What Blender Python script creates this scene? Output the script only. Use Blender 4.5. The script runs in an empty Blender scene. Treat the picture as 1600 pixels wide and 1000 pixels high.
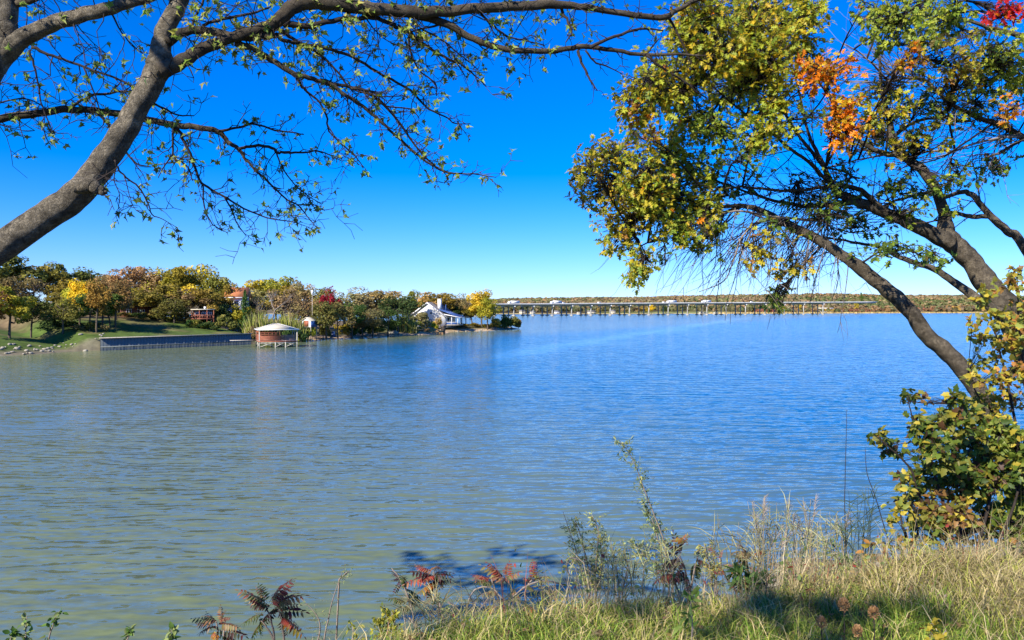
import bpy, math, random
import numpy as np
from mathutils import Vector, Matrix

# ------------------------------------------------------------------ camera, sky, sun, exposure
random.seed(7); rng = np.random.default_rng(7)
scene = bpy.context.scene
COL = scene.collection
FPX = 1202.0                     # focal length in photo pixels (1600 wide)
PITCH = math.atan(17.0 / FPX)    # horizon sits 17 px above the picture's middle
EYE = np.array([0.0, 0.0, 7.7])
cam_d = bpy.data.cameras.new('camera'); cam = bpy.data.objects.new('camera', cam_d); COL.objects.link(cam)
cam_d.sensor_width = 36.0; cam_d.lens = 36.0 * FPX / 1600.0
cam_d.clip_start = 0.05; cam_d.clip_end = 30000
cam.location = EYE; cam.rotation_euler = (math.pi / 2 - PITCH, 0, 0)
scene.camera = cam

SUN_EL = math.radians(35.0)
SUN_AZ = math.atan2(-0.60, -0.80)      # towards the sun: left and behind the camera
to_sun = Vector((math.sin(SUN_AZ) * math.cos(SUN_EL), math.cos(SUN_AZ) * math.cos(SUN_EL), math.sin(SUN_EL)))
world = bpy.data.worlds.new('World'); scene.world = world; world.use_nodes = True
wn = world.node_tree; wn.nodes.clear()
w_out = wn.nodes.new('ShaderNodeOutputWorld'); w_bg = wn.nodes.new('ShaderNodeBackground')
w_sky = wn.nodes.new('ShaderNodeTexSky'); w_sky.sky_type = 'NISHITA'; w_sky.sun_disc = False
w_sky.sun_elevation = SUN_EL; w_sky.sun_rotation = SUN_AZ % (2 * math.pi)
w_sky.altitude = 150; w_sky.air_density = 1.0; w_sky.dust_density = 0.0; w_sky.ozone_density = 2.0
w_hs = wn.nodes.new('ShaderNodeHueSaturation'); w_hs.inputs['Saturation'].default_value = 1.22
w_tint = wn.nodes.new('ShaderNodeVectorMath'); w_tint.operation = 'MULTIPLY'; w_tint.inputs[1].default_value = (0.42, 0.575, 1.06)   # the photograph's vivid blue grade
wn.links.new(w_sky.outputs[0], w_tint.inputs[0]); wn.links.new(w_tint.outputs[0], w_hs.inputs['Color']); wn.links.new(w_hs.outputs[0], w_bg.inputs['Color'])
w_bg.inputs['Strength'].default_value = 0.115
wn.links.new(w_bg.outputs[0], w_out.inputs['Surface'])
sun_d = bpy.data.lights.new('sun', 'SUN'); sun_d.energy = 5.0; sun_d.angle = math.radians(0.53); sun_d.color = (1.0, 0.93, 0.82)
sun = bpy.data.objects.new('sun', sun_d); COL.objects.link(sun)
sun.location = (-60, -50, 80); sun.rotation_euler = to_sun.to_track_quat('Z', 'Y').to_euler()
vs = scene.view_settings; vs.view_transform = 'Standard'; vs.look = 'None'; vs.exposure = 0.85; vs.gamma = 1.0; vs.use_curve_mapping = False
scene.render.engine = 'CYCLES'
cy = scene.cycles
cy.use_denoising = True; cy.max_bounces = 8; cy.diffuse_bounces = 5; cy.glossy_bounces = 3; cy.transmission_bounces = 6; cy.transparent_max_bounces = 4
cy.caustics_reflective = False; cy.caustics_refractive = False

# ------------------------------------------------------------------ helpers
Xv = np.array([1.0, 0, 0]); Uv = np.array([0, math.sin(PITCH), math.cos(PITCH)]); Fv = np.array([0, math.cos(PITCH), -math.sin(PITCH)])
def at(px, py, Y):
    """point in the world at depth Y (metres north of the camera) in the direction of a photo pixel"""
    d = Xv * ((px - 800.0) / FPX) + Uv * ((500.0 - py) / FPX) + Fv
    return EYE + d * (Y / d[1])
def proj(P):
    d = np.asarray(P) - EYE
    f = d @ Fv
    return 800 + FPX * (d @ Xv) / f, 500 - FPX * (d @ Uv) / f, f

def tag(o, label=None, cat=None, group=None, kind=None):
    if label: o['label'] = label
    if cat: o['category'] = cat
    if group: o['group'] = group
    if kind: o['kind'] = kind
    return o
def thing(name, label, cat, loc=(0, 0, 0), rz=0.0, group=None):
    o = bpy.data.objects.new(name, None); COL.objects.link(o)
    o.empty_display_size = 0.2
    o.location = tuple(float(v) for v in loc); o.rotation_euler = (0, 0, rz)
    return tag(o, label, cat, group)
def raw_mesh(name, V, F, mat, col=None, smooth=False):
    V = np.asarray(V, dtype=np.float32)
    if isinstance(F, np.ndarray): F = [F]
    F = [np.asarray(f, dtype=np.int32) for f in F if len(f)]
    me = bpy.data.meshes.new(name)
    me.vertices.add(len(V)); me.vertices.foreach_set('co', V.ravel())
    nl = sum(f.size for f in F); npoly = sum(len(f) for f in F)
    me.loops.add(nl); me.polygons.add(npoly)
    me.loops.foreach_set('vertex_index', np.concatenate([f.ravel() for f in F]))
    starts = []; o = 0
    for f in F:
        k = f.shape[1]; starts.append(np.arange(len(f)) * k + o); o += f.size
    me.polygons.foreach_set('loop_start', np.concatenate(starts).astype(np.int32))
    if smooth: me.polygons.foreach_set('use_smooth', np.ones(npoly, dtype=bool))
    me.update(calc_edges=True)
    if col is not None:
        col = np.asarray(col, dtype=np.float32)
        if col.shape[1] == 3: col = np.concatenate([col, np.ones((len(col), 1), np.float32)], 1)
        a = me.color_attributes.new('Col', 'FLOAT_COLOR', 'POINT'); a.data.foreach_set('color', col.ravel())
    if mat is not None: me.materials.append(mat)
    me.validate()
    return me
def link(name, me, parent=None, loc=None):
    o = bpy.data.objects.new(name, me); COL.objects.link(o)
    if parent is not None: o.parent = parent
    if loc is not None: o.location = tuple(float(v) for v in loc)
    return o
class MB:
    """collects shapes for ONE mesh"""
    def __init__(s): s.V = []; s.F = {}; s.n = 0; s.C = []
    def add(s, V, F, col=None):
        V = np.asarray(V, float)
        for f in (F if isinstance(F, list) else [F]):
            f = np.asarray(f, int)
            if f.size: s.F.setdefault(f.shape[1], []).append(f + s.n)
        s.V.append(V); s.n += len(V)
        if col is not None:
            c = np.asarray(col, float)
            s.C.append(np.tile(c, (len(V), 1)) if c.ndim == 1 else c)
        return s
    def box(s, c, d, rz=0.0, col=None):
        x, y, z = np.array(d) / 2.0
        V = np.array([[-x,-y,-z],[x,-y,-z],[x,y,-z],[-x,y,-z],[-x,-y,z],[x,-y,z],[x,y,z],[-x,y,z]])
        if rz:
            co, si = math.cos(rz), math.sin(rz); R = np.array([[co,-si,0],[si,co,0],[0,0,1]]); V = V @ R.T
        return s.add(V + np.array(c), np.array([[0,3,2,1],[4,5,6,7],[0,1,5,4],[1,2,6,5],[2,3,7,6],[3,0,4,7]]), col)
    def bar(s, a, b, w, h=None, col=None):
        a = np.array(a, float); b = np.array(b, float); h = h or w
        d = b - a; L = np.linalg.norm(d); d /= L
        up = np.array([0, 0, 1.0]) if abs(d[2]) < 0.95 else np.array([1.0, 0, 0])
        r = np.cross(d, up); r /= np.linalg.norm(r); u = np.cross(r, d)
        V = [p + r * sx * w / 2 + u * sz * h / 2 for p in (a, b) for sx, sz in ((-1,-1),(1,-1),(1,1),(-1,1))]
        return s.add(V, np.array([[0,1,2,3],[7,6,5,4],[0,4,5,1],[1,5,6,2],[2,6,7,3],[3,7,4,0]]), col)
    def tube(s, P, R, k=6, col=None, cap=True):
        V, F = tube_geo(P, R, k, cap); return s.add(V, F, col)
    def poly(s, V, F, col=None): return s.add(V, [np.array([f]) for f in F], col)
    def prism(s, pts, z0, z1, col=None):
        n = len(pts); V = [(x, y, z0) for x, y in pts] + [(x, y, z1) for x, y in pts]
        F = [np.array([[i, (i+1) % n, n + (i+1) % n, n + i] for i in range(n)]), np.array([list(range(n))[::-1]]), np.array([list(range(n, 2*n))])]
        return s.add(V, F, col)
    def mesh(s, name, mat, smooth=False):
        return raw_mesh(name, np.concatenate(s.V), [np.concatenate(f) for f in s.F.values()], mat, np.concatenate(s.C) if s.C else None, smooth)
    def build(s, name, mat, parent=None, loc=None, smooth=False):
        return link(name, s.mesh(name, mat, smooth), parent, loc)
def tube_geo(P, R, k=6, cap=True):
    P = np.asarray(P, float); R = np.broadcast_to(np.asarray(R, float), (len(P),)); n = len(P)
    T = np.gradient(P, axis=0); T /= np.linalg.norm(T, axis=1)[:, None] + 1e-9
    ref = np.array([0, 0, 1.0]) if abs(T[0][2]) < 0.9 else np.array([1.0, 0, 0])
    A = np.empty_like(P); a = ref - T[0] * (ref @ T[0]); a /= np.linalg.norm(a); A[0] = a
    for i in range(1, n):
        a = a - T[i] * (a @ T[i]); a /= np.linalg.norm(a) + 1e-9; A[i] = a
    B = np.cross(T, A); th = np.arange(k) * 2 * math.pi / k
    V = P[:, None, :] + R[:, None, None] * (np.cos(th)[None, :, None] * A[:, None, :] + np.sin(th)[None, :, None] * B[:, None, :])
    i = np.arange(n - 1)[:, None] * k; j = np.arange(k)[None, :]; j2 = (j + 1) % k
    F = [np.stack([i + j, i + j2, i + k + j2, i + k + j], -1).reshape(-1, 4)]
    V = V.reshape(-1, 3)
    if cap and k >= 3:
        if k == 3: F.append(np.array([[2, 1, 0], [n*k-3, n*k-2, n*k-1]]))
        else: F.append(np.array([list(range(k))[::-1], list(range((n-1)*k, n*k))]))
    return V, F
def bark_tube(P, R, k=22, amp=.05):
    """limb with an uneven, ridged and knotted outline"""
    t = np.linspace(0, 1, len(P)); n = len(P) * 4; t2 = np.linspace(0, 1, n)
    P2 = np.stack([np.interp(t2, t, P[:, i]) for i in range(3)], 1); P2[1:-1] = (P2[:-2] + 2 * P2[1:-1] + P2[2:]) / 4; R2 = np.interp(t2, t, R)
    V, F = tube_geo(P2, R2, k); L = np.concatenate([[0], np.cumsum(np.linalg.norm(np.diff(P2, axis=0), axis=1))])
    li = np.repeat(L, k); ai = np.tile(np.arange(k) / k, n); ci = np.repeat(np.arange(n), k); rr = R2[ci]
    ca, sa = np.cos(ai * 6.283), np.sin(ai * 6.283)
    f = (vnoise(li * 5 + ca * 1.1 + 20, sa * 1.1 + 7, 61) - .5) * 1.6 + (vnoise(li * 16 + ca * 3 + 9, sa * 3 + 11, 62) - .5) * .8 + (vnoise(li * 9 + 3, ai * k * .9, 63) - .5) * .55
    out = (V - P2[ci]) / rr[:, None]; return V + out * (rr * amp * f * 2)[:, None], F
def smooth_path(P, sub=4):
    P = np.asarray(P, float)
    if len(P) < 3: 
        t = np.linspace(0, 1, sub + 1)[:, None]; return P[0] * (1 - t) + P[-1] * t
    Q = np.vstack([2 * P[0] - P[1], P, 2 * P[-1] - P[-2]]); out = []
    for i in range(1, len(Q) - 2):
        for t in np.arange(sub) / sub:
            a, b, c, d = Q[i-1], Q[i], Q[i+1], Q[i+2]
            out.append(0.5 * ((2*b) + (-a+c)*t + (2*a-5*b+4*c-d)*t*t + (-a+3*b-3*c+d)*t**3))
    out.append(P[-1]); return np.array(out)
def unit(v): return v / (np.linalg.norm(v, axis=-1, keepdims=True) + 1e-9)
def smoothstep(a, b, x):
    t = np.clip((x - a) / (b - a), 0, 1); return t * t * (3 - 2 * t)
def vnoise(x, y, seed=0):
    """cheap smooth value noise"""
    x = np.asarray(x, float); y = np.asarray(y, float)
    xi = np.floor(x).astype(int); yi = np.floor(y).astype(int); xf = x - xi; yf = y - yi
    def h(a, b):
        n = (a * 374761393 + b * 668265263 + seed * 974711) & 0x7fffffff
        n = ((n ^ (n >> 13)) * 1274126177) & 0x7fffffff
        return (n & 0xffff) / 65535.0
    u = xf * xf * (3 - 2 * xf); v = yf * yf * (3 - 2 * yf)
    return (h(xi, yi) * (1-u) + h(xi+1, yi) * u) * (1-v) + (h(xi, yi+1) * (1-u) + h(xi+1, yi+1) * u) * v

# ------------------------------------------------------------------ materials
def new_mat(name):
    m = bpy.data.materials.new(name); m.use_nodes = True; nt = m.node_tree
    return m, nt, nt.nodes['Principled BSDF'], nt.nodes['Material Output']
def nd(nt, t, **kw):
    n = nt.nodes.new(t)
    for k, v in kw.items(): setattr(n, k, v)
    return n
def noise_node(nt, scale, detail=3, rough=0.55, vec=None):
    n = nd(nt, 'ShaderNodeTexNoise'); n.inputs['Scale'].default_value = scale; n.inputs['Detail'].default_value = detail; n.inputs['Roughness'].default_value = rough
    if vec is not None: nt.links.new(vec, n.inputs['Vector'])
    return n
def ramp(nt, fac, stops):
    r = nd(nt, 'ShaderNodeValToRGB'); nt.links.new(fac, r.inputs['Fac']); e = r.color_ramp.elements
    while len(e) < len(stops): e.new(0.5)
    for el, (p, c) in zip(e, stops): el.position = p; el.color = tuple(c) + (1,)
    return r
def plain(name, c, rough=0.6, var=0.15, scale=6.0, bump=0.0, spec=0.4, metal=0.0):
    """painted / plain surface with uneven tone and fine relief"""
    m, nt, b, o = new_mat(name); L = nt.links
    tc = nd(nt, 'ShaderNodeTexCoord')
    n = noise_node(nt, scale, 6, 0.6, tc.outputs['Object'])
    c0 = [v * (1 - var) for v in c]; c1 = [min(1, v * (1 + var)) for v in c]
    r = ramp(nt, n.outputs['Fac'], [(0.3, c0), (0.7, c1)])
    L.new(r.outputs[0], b.inputs['Base Color']); b.inputs['Roughness'].default_value = rough
    b.inputs['Specular IOR Level'].default_value = spec; b.inputs['Metallic'].default_value = metal
    if bump:
        bp = nd(nt, 'ShaderNodeBump'); bp.inputs['Strength'].default_value = bump; bp.inputs['Distance'].default_value = 0.02
        n2 = noise_node(nt, scale * 5, 4, 0.6, tc.outputs['Object']); L.new(n2.outputs['Fac'], bp.inputs['Height']); L.new(bp.outputs[0], b.inputs['Normal'])
    return m
def leaf_material(name, objcol=False, trans=0.35, rough=0.5, spec=0.35):
    m, nt, b, o = new_mat(name); L = nt.links
    a = nd(nt, 'ShaderNodeAttribute', attribute_name='Col'); c = a.outputs['Color']
    if objcol:
        oi = nd(nt, 'ShaderNodeObjectInfo'); mx = nd(nt, 'ShaderNodeMix', data_type='RGBA', blend_type='MULTIPLY'); mx.inputs['Factor'].default_value = 1
        L.new(c, mx.inputs['A']); L.new(oi.outputs['Color'], mx.inputs['B']); c = mx.outputs['Result']
    L.new(c, b.inputs['Base Color']); b.inputs['Roughness'].default_value = rough; b.inputs['Specular IOR Level'].default_value = spec
    t = nd(nt, 'ShaderNodeBsdfTranslucent'); L.new(c, t.inputs['Color'])
    mix = nd(nt, 'ShaderNodeMixShader'); mix.inputs[0].default_value = trans
    L.new(b.outputs[0], mix.inputs[1]); L.new(t.outputs[0], mix.inputs[2]); L.new(mix.outputs[0], o.inputs['Surface'])
    return m
def vcol_material(name, rough=0.85, spec=0.15, nscale=0.0, namt=0.3, bump=0.0):
    m, nt, b, o = new_mat(name); L = nt.links
    a = nd(nt, 'ShaderNodeAttribute', attribute_name='Col'); c = a.outputs['Color']
    if nscale:
        tc = nd(nt, 'ShaderNodeTexCoord'); n = noise_node(nt, nscale, 6, 0.65, tc.outputs['Object'])
        mr = nd(nt, 'ShaderNodeMapRange'); mr.inputs['From Min'].default_value = 0.3; mr.inputs['From Max'].default_value = 0.7
        mr.inputs['To Min'].default_value = 1 - namt; mr.inputs['To Max'].default_value = 1 + namt; L.new(n.outputs['Fac'], mr.inputs['Value'])
        vm = nd(nt, 'ShaderNodeVectorMath', operation='SCALE'); L.new(c, vm.inputs[0]); L.new(mr.outputs[0], vm.inputs['Scale']); c = vm.outputs[0]
        if bump:
            bp = nd(nt, 'ShaderNodeBump'); bp.inputs['Strength'].default_value = bump; bp.inputs['Distance'].default_value = 0.1
            L.new(n.outputs['Fac'], bp.inputs['Height']); L.new(bp.outputs[0], b.inputs['Normal'])
    L.new(c, b.inputs['Base Color']); b.inputs['Roughness'].default_value = rough; b.inputs['Specular IOR Level'].default_value = spec
    return m
def bark_material(name, c_dark, c_light, scale=14.0, bump=0.6):
    m, nt, b, o = new_mat(name); L = nt.links
    tc = nd(nt, 'ShaderNodeTexCoord')
    n1 = noise_node(nt, scale, 8, 0.7, tc.outputs['Object']); n2 = noise_node(nt, scale * 0.25, 3, 0.5, tc.outputs['Object'])
    vo = nd(nt, 'ShaderNodeTexVoronoi', feature='DISTANCE_TO_EDGE'); vo.inputs['Scale'].default_value = scale * 2.2
    wv = nd(nt, 'ShaderNodeVectorMath', operation='MULTIPLY_ADD'); L.new(n1.outputs['Color'], wv.inputs[0]); wv.inputs[1].default_value = (0.22, 0.22, 0.22); L.new(tc.outputs['Object'], wv.inputs[2])
    L.new(wv.outputs[0], vo.inputs['Vector'])
    vr = nd(nt, 'ShaderNodeMapRange'); vr.inputs['From Max'].default_value = 0.12; L.new(vo.outputs['Distance'], vr.inputs['Value'])
    r = ramp(nt, n1.outputs['Fac'], [(0.28, c_dark), (0.72, c_light)])
    mx = nd(nt, 'ShaderNodeMix', data_type='RGBA', blend_type='MULTIPLY'); mx.inputs['Factor'].default_value = 0.2
    L.new(r.outputs[0], mx.inputs['A']); L.new(vr.outputs[0], mx.inputs['B'])
    r2 = ramp(nt, n2.outputs['Fac'], [(0.35, (0.65, 0.65, 0.62)), (0.65, (1.1, 1.08, 1.0))])
    mx2 = nd(nt, 'ShaderNodeMix', data_type='RGBA', blend_type='MULTIPLY'); mx2.inputs['Factor'].default_value = 1; L.new(mx.outputs['Result'], mx2.inputs['A']); L.new(r2.outputs[0], mx2.inputs['B'])
    L.new(mx2.outputs['Result'], b.inputs['Base Color']); b.inputs['Roughness'].default_value = 0.9; b.inputs['Specular IOR Level'].default_value = 0.15
    bp = nd(nt, 'ShaderNodeBump'); bp.inputs['Strength'].default_value = bump; bp.inputs['Distance'].default_value = 0.02
    ad = nd(nt, 'ShaderNodeMath', operation='MULTIPLY_ADD'); L.new(vr.outputs[0], ad.inputs[0]); ad.inputs[1].default_value = 0.10; L.new(n1.outputs['Fac'], ad.inputs[2])
    L.new(ad.outputs[0], bp.inputs['Height']); L.new(bp.outputs[0], b.inputs['Normal'])
    return m
M_far_leaf = leaf_material('far_foliage', objcol=True, trans=0.35, rough=0.7, spec=0.15)
M_far_bark = plain('far_bark', (0.10, 0.075, 0.05), 0.9, 0.4, 2.0)
M_leaf = leaf_material('leaf', trans=0.5)
M_grass = leaf_material('grass', trans=0.3, rough=0.6, spec=0.25)
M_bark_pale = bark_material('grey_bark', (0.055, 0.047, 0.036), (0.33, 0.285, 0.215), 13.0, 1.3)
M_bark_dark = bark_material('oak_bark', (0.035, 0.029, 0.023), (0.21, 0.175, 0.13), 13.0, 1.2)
M_bark_limb = bark_material('shaded_limb_bark', (0.028, 0.023, 0.018), (0.135, 0.112, 0.082), 11.0, 0.8)  # darker bark copy: canopy shade on the limbs is put into the colour
M_twig = plain('twig', (0.034, 0.026, 0.022), 0.85, 0.35, 20.0, spec=0.2)
M_twig_pale = plain('dead_twig', (0.23, 0.19, 0.155), 0.85, 0.3, 20.0, spec=0.2)
M_white = plain('white_paint', (0.78, 0.78, 0.76), 0.55, 0.05, 1.5)
M_concrete = plain('concrete', (0.62, 0.61, 0.58), 0.85, 0.12, 0.2)
M_red_wood = plain('red_wood', (0.30, 0.095, 0.05), 0.7, 0.3, 3.0, 0.3)
M_brown_wood = plain('brown_wood', (0.13, 0.05, 0.032), 0.75, 0.3, 2.0, 0.3)
M_grey_wood = plain('weathered_wood', (0.42, 0.38, 0.32), 0.85, 0.25, 3.0, 0.3)
M_dark = plain('dark_opening', (0.02, 0.022, 0.025), 0.5, 0.3, 2.0)
M_glass = plain('window_glass', (0.03, 0.04, 0.05), 0.06, 0.2, 1.0, spec=0.8)
M_blue_roof = plain('blue_metal_roof', (0.045, 0.095, 0.26), 0.35, 0.15, 1.0, spec=0.5)
M_orange_roof = plain('orange_tile_roof', (0.45, 0.16, 0.06), 0.8, 0.25, 1.0)
M_cream_roof = plain('cream_metal_roof', (0.56, 0.50, 0.37), 0.5, 0.06, 0.8)
M_grey_shingle = plain('grey_shingle', (0.16, 0.15, 0.15), 0.85, 0.25, 2.0)
M_steel_blue = plain('weathered_steel_piling', (0.13, 0.15, 0.15), 0.6, 0.35, 0.6, 0.2)
M_stone = plain('pale_limestone', (0.30, 0.27, 0.21), 0.9, 0.3, 1.2, 0.5)
M_blue_paint = plain('blue_paint', (0.05, 0.13, 0.35), 0.5, 0.15, 1.0)
M_tyre = plain('tyre', (0.02, 0.02, 0.02), 0.9, 0.2, 4.0)

# ------------------------------------------------------------------ water
def water_material():
    m, nt, b, o = new_mat('lake_water'); L = nt.links
    geo = nd(nt, 'ShaderNodeNewGeometry')
    def mapped(sx, sy, rot):
        mp = nd(nt, 'ShaderNodeMapping'); mp.inputs['Scale'].default_value = (sx, sy, 1); mp.inputs['Rotation'].default_value = (0, 0, rot)
        L.new(geo.outputs['Position'], mp.inputs['Vector']); return mp.outputs[0]
    # slopes of several trains of wavelets, crests lying across the view, broken up by noise
    def wave(period, rot, dist, amp, dscale=1.2):
        w = nd(nt, 'ShaderNodeTexWave', wave_type='BANDS', bands_direction='Y', wave_profile='SIN'); w.inputs['Scale'].default_value = 0.314 / period
        w.inputs['Distortion'].default_value = dist; w.inputs['Detail'].default_value = 2.0; w.inputs['Detail Scale'].default_value = dscale; w.inputs['Detail Roughness'].default_value = 0.55
        L.new(mapped(0.55, 1.0, rot), w.inputs['Vector'])
        s = nd(nt, 'ShaderNodeMath', operation='MULTIPLY_ADD'); L.new(w.outputs['Fac'], s.inputs[0]); s.inputs[1].default_value = amp * 2; s.inputs[2].default_value = -amp
        c = nd(nt, 'ShaderNodeCombineXYZ'); L.new(s.outputs[0], c.inputs['Y'])
        k = nd(nt, 'ShaderNodeMath', operation='MULTIPLY'); L.new(s.outputs[0], k.inputs[0]); k.inputs[1].default_value = math.tan(rot); L.new(k.outputs[0], c.inputs['X'])
        return c.outputs[0]
    terms = [wave(0.80, 0.12, 9.0, 0.07), wave(0.45, -0.20, 8.0, 0.068), wave(2.3, 0.28, 6.0, 0.035)]
    for sx, sy, rot, det, amp in [(0.5, 1.6, -0.07, 3, 0.42), (2.0, 4.6, 0.16, 2, 0.46)]:
        n = noise_node(nt, 1.0, det, 0.55, mapped(sx, sy, rot))
        sb = nd(nt, 'ShaderNodeVectorMath', operation='SUBTRACT'); L.new(n.outputs['Color'], sb.inputs[0]); sb.inputs[1].default_value = (0.5, 0.5, 0.5)
        mu = nd(nt, 'ShaderNodeVectorMath', operation='MULTIPLY'); L.new(sb.outputs[0], mu.inputs[0]); mu.inputs[1].default_value = (amp * 1.2, amp, 0.0)
        terms.append(mu.outputs[0])
    acc = terms[0]
    for t_ in terms[1:]:
        ad = nd(nt, 'ShaderNodeVectorMath', operation='ADD'); L.new(acc, ad.inputs[0]); L.new(t_, ad.inputs[1]); acc = ad.outputs[0]
    # calmer wind lane running out into the lake, and broad gusts
    p0 = np.array([-21.0, 79.0]); dr = unit(np.array([66.0, 175.0])); nrm = np.array([dr[1], -dr[0]])
    dt = nd(nt, 'ShaderNodeVectorMath', operation='DOT_PRODUCT'); L.new(geo.outputs['Position'], dt.inputs[0]); dt.inputs[1].default_value = (nrm[0], nrm[1], 0)
    gn = noise_node(nt, 1.0, 3, 0.6, mapped(0.03, 0.012, 0.3))
    wob = nd(nt, 'ShaderNodeMath', operation='MULTIPLY_ADD'); L.new(gn.outputs['Fac'], wob.inputs[0]); wob.inputs[1].default_value = 26.0; wob.inputs[2].default_value = -13.0 - float(p0 @ nrm)
    dd = nd(nt, 'ShaderNodeMath', operation='ADD'); L.new(dt.outputs['Value'], dd.inputs[0]); L.new(wob.outputs[0], dd.inputs[1])
    ab = nd(nt, 'ShaderNodeMath', operation='ABSOLUTE'); L.new(dd.outputs[0], ab.inputs[0])
    lane = nd(nt, 'ShaderNodeMapRange'); lane.interpolation_type = 'SMOOTHSTEP'; lane.inputs['From Min'].default_value = 0.0; lane.inputs['From Max'].default_value = 11.0
    lane.inputs['To Min'].default_value = 0.30; lane.inputs['To Max'].default_value = 1.0; L.new(ab.outputs[0], lane.inputs['Value'])
    gu = nd(nt, 'ShaderNodeMapRange'); gu.inputs['From Min'].default_value = 0.3; gu.inputs['From Max'].default_value = 0.7; gu.inputs['To Min'].default_value = 0.8; gu.inputs['To Max'].default_value = 1.15
    L.new(gn.outputs['Fac'], gu.inputs['Value'])
    am = nd(nt, 'ShaderNodeMath', operation='MULTIPLY'); L.new(lane.outputs[0], am.inputs[0]); L.new(gu.outputs[0], am.inputs[1])
    sc = nd(nt, 'ShaderNodeVectorMath', operation='SCALE'); L.new(acc, sc.inputs[0]); L.new(am.outputs[0], sc.inputs['Scale'])
    an = nd(nt, 'ShaderNodeVectorMath', operation='ADD'); L.new(sc.outputs[0], an.inputs[0]); an.inputs[1].default_value = (0, 0, 1)
    nz = nd(nt, 'ShaderNodeVectorMath', operation='NORMALIZE'); L.new(an.outputs[0], nz.inputs[0]); L.new(nz.outputs[0], b.inputs['Normal'])
    # silty olive water in the shallows, blue farther out with the sky's reflection put into the colour
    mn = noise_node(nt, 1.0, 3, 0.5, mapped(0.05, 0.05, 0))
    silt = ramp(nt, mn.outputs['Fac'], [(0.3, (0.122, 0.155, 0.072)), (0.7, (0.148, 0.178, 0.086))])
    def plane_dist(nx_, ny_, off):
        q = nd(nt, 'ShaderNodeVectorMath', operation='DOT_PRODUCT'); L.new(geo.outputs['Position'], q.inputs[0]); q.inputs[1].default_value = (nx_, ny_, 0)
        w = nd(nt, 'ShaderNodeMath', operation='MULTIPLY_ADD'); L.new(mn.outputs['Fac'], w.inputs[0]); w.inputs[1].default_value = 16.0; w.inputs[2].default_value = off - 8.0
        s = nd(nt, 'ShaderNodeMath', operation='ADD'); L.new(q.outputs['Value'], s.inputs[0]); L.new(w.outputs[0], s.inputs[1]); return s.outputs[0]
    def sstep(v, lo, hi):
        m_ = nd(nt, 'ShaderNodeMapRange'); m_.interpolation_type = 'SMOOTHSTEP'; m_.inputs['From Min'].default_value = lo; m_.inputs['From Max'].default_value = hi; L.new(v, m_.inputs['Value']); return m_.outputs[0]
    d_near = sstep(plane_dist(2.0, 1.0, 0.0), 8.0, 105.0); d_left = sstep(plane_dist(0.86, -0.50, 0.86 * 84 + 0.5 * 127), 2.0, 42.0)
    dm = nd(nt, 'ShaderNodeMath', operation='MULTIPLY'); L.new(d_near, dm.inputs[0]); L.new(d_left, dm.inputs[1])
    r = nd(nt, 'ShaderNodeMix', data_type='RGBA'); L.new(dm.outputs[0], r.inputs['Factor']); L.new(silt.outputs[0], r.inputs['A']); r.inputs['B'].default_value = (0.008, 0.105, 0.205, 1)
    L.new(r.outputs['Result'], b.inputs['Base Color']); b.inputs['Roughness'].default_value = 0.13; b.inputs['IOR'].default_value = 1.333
    b.inputs['Specular IOR Level'].default_value = 0.5
    return m
wm = MB(); S = 9000.0
wm.add([(-S, -S, 0), (S, -S, 0), (S, S, 0), (-S, S, 0)], np.array([[0, 1, 2, 3]]))
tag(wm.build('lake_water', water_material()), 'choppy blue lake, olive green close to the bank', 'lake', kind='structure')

# ------------------------------------------------------------------ left shore land
SHORE = np.array([(-110, 0), (-100, 60), (-90, 110), (-84, 126.8), (-81, 132), (-80.5, 138), (-76, 142), (-57, 168), (-51, 185), (-45, 201), (-36, 215), (-22.5, 235), (-20.6, 241),
                  (-21, 257), (-9, 272), (-2, 288), (3.7, 298), (-2, 312), (-25, 330), (-60, 350), (-150, 375), (-420, 430), (-460, 0)], float)
WA = np.array([-76.0, 142.0]); WB = np.array([-57.0, 168.0])
def poly_sdf(P, Q):
    """distance to polygon Q, positive inside"""
    d2 = np.full(len(P), 1e18); inside = np.zeros(len(P), bool); n = len(Q)
    for i in range(n):
        a, b = Q[i], Q[(i+1) % n]; e = b - a; w = P - a
        t = np.clip((w @ e) / (e @ e), 0, 1); dd = w - t[:, None] * e; d2 = np.minimum(d2, (dd * dd).sum(1))
        c = ((a[1] > P[:, 1]) != (b[1] > P[:, 1])) & (P[:, 0] < (b[0]-a[0]) * (P[:, 1]-a[1]) / (b[1]-a[1] + 1e-12) + a[0])
        inside ^= c
    return np.sqrt(d2) * np.where(inside, 1, -1)
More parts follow.
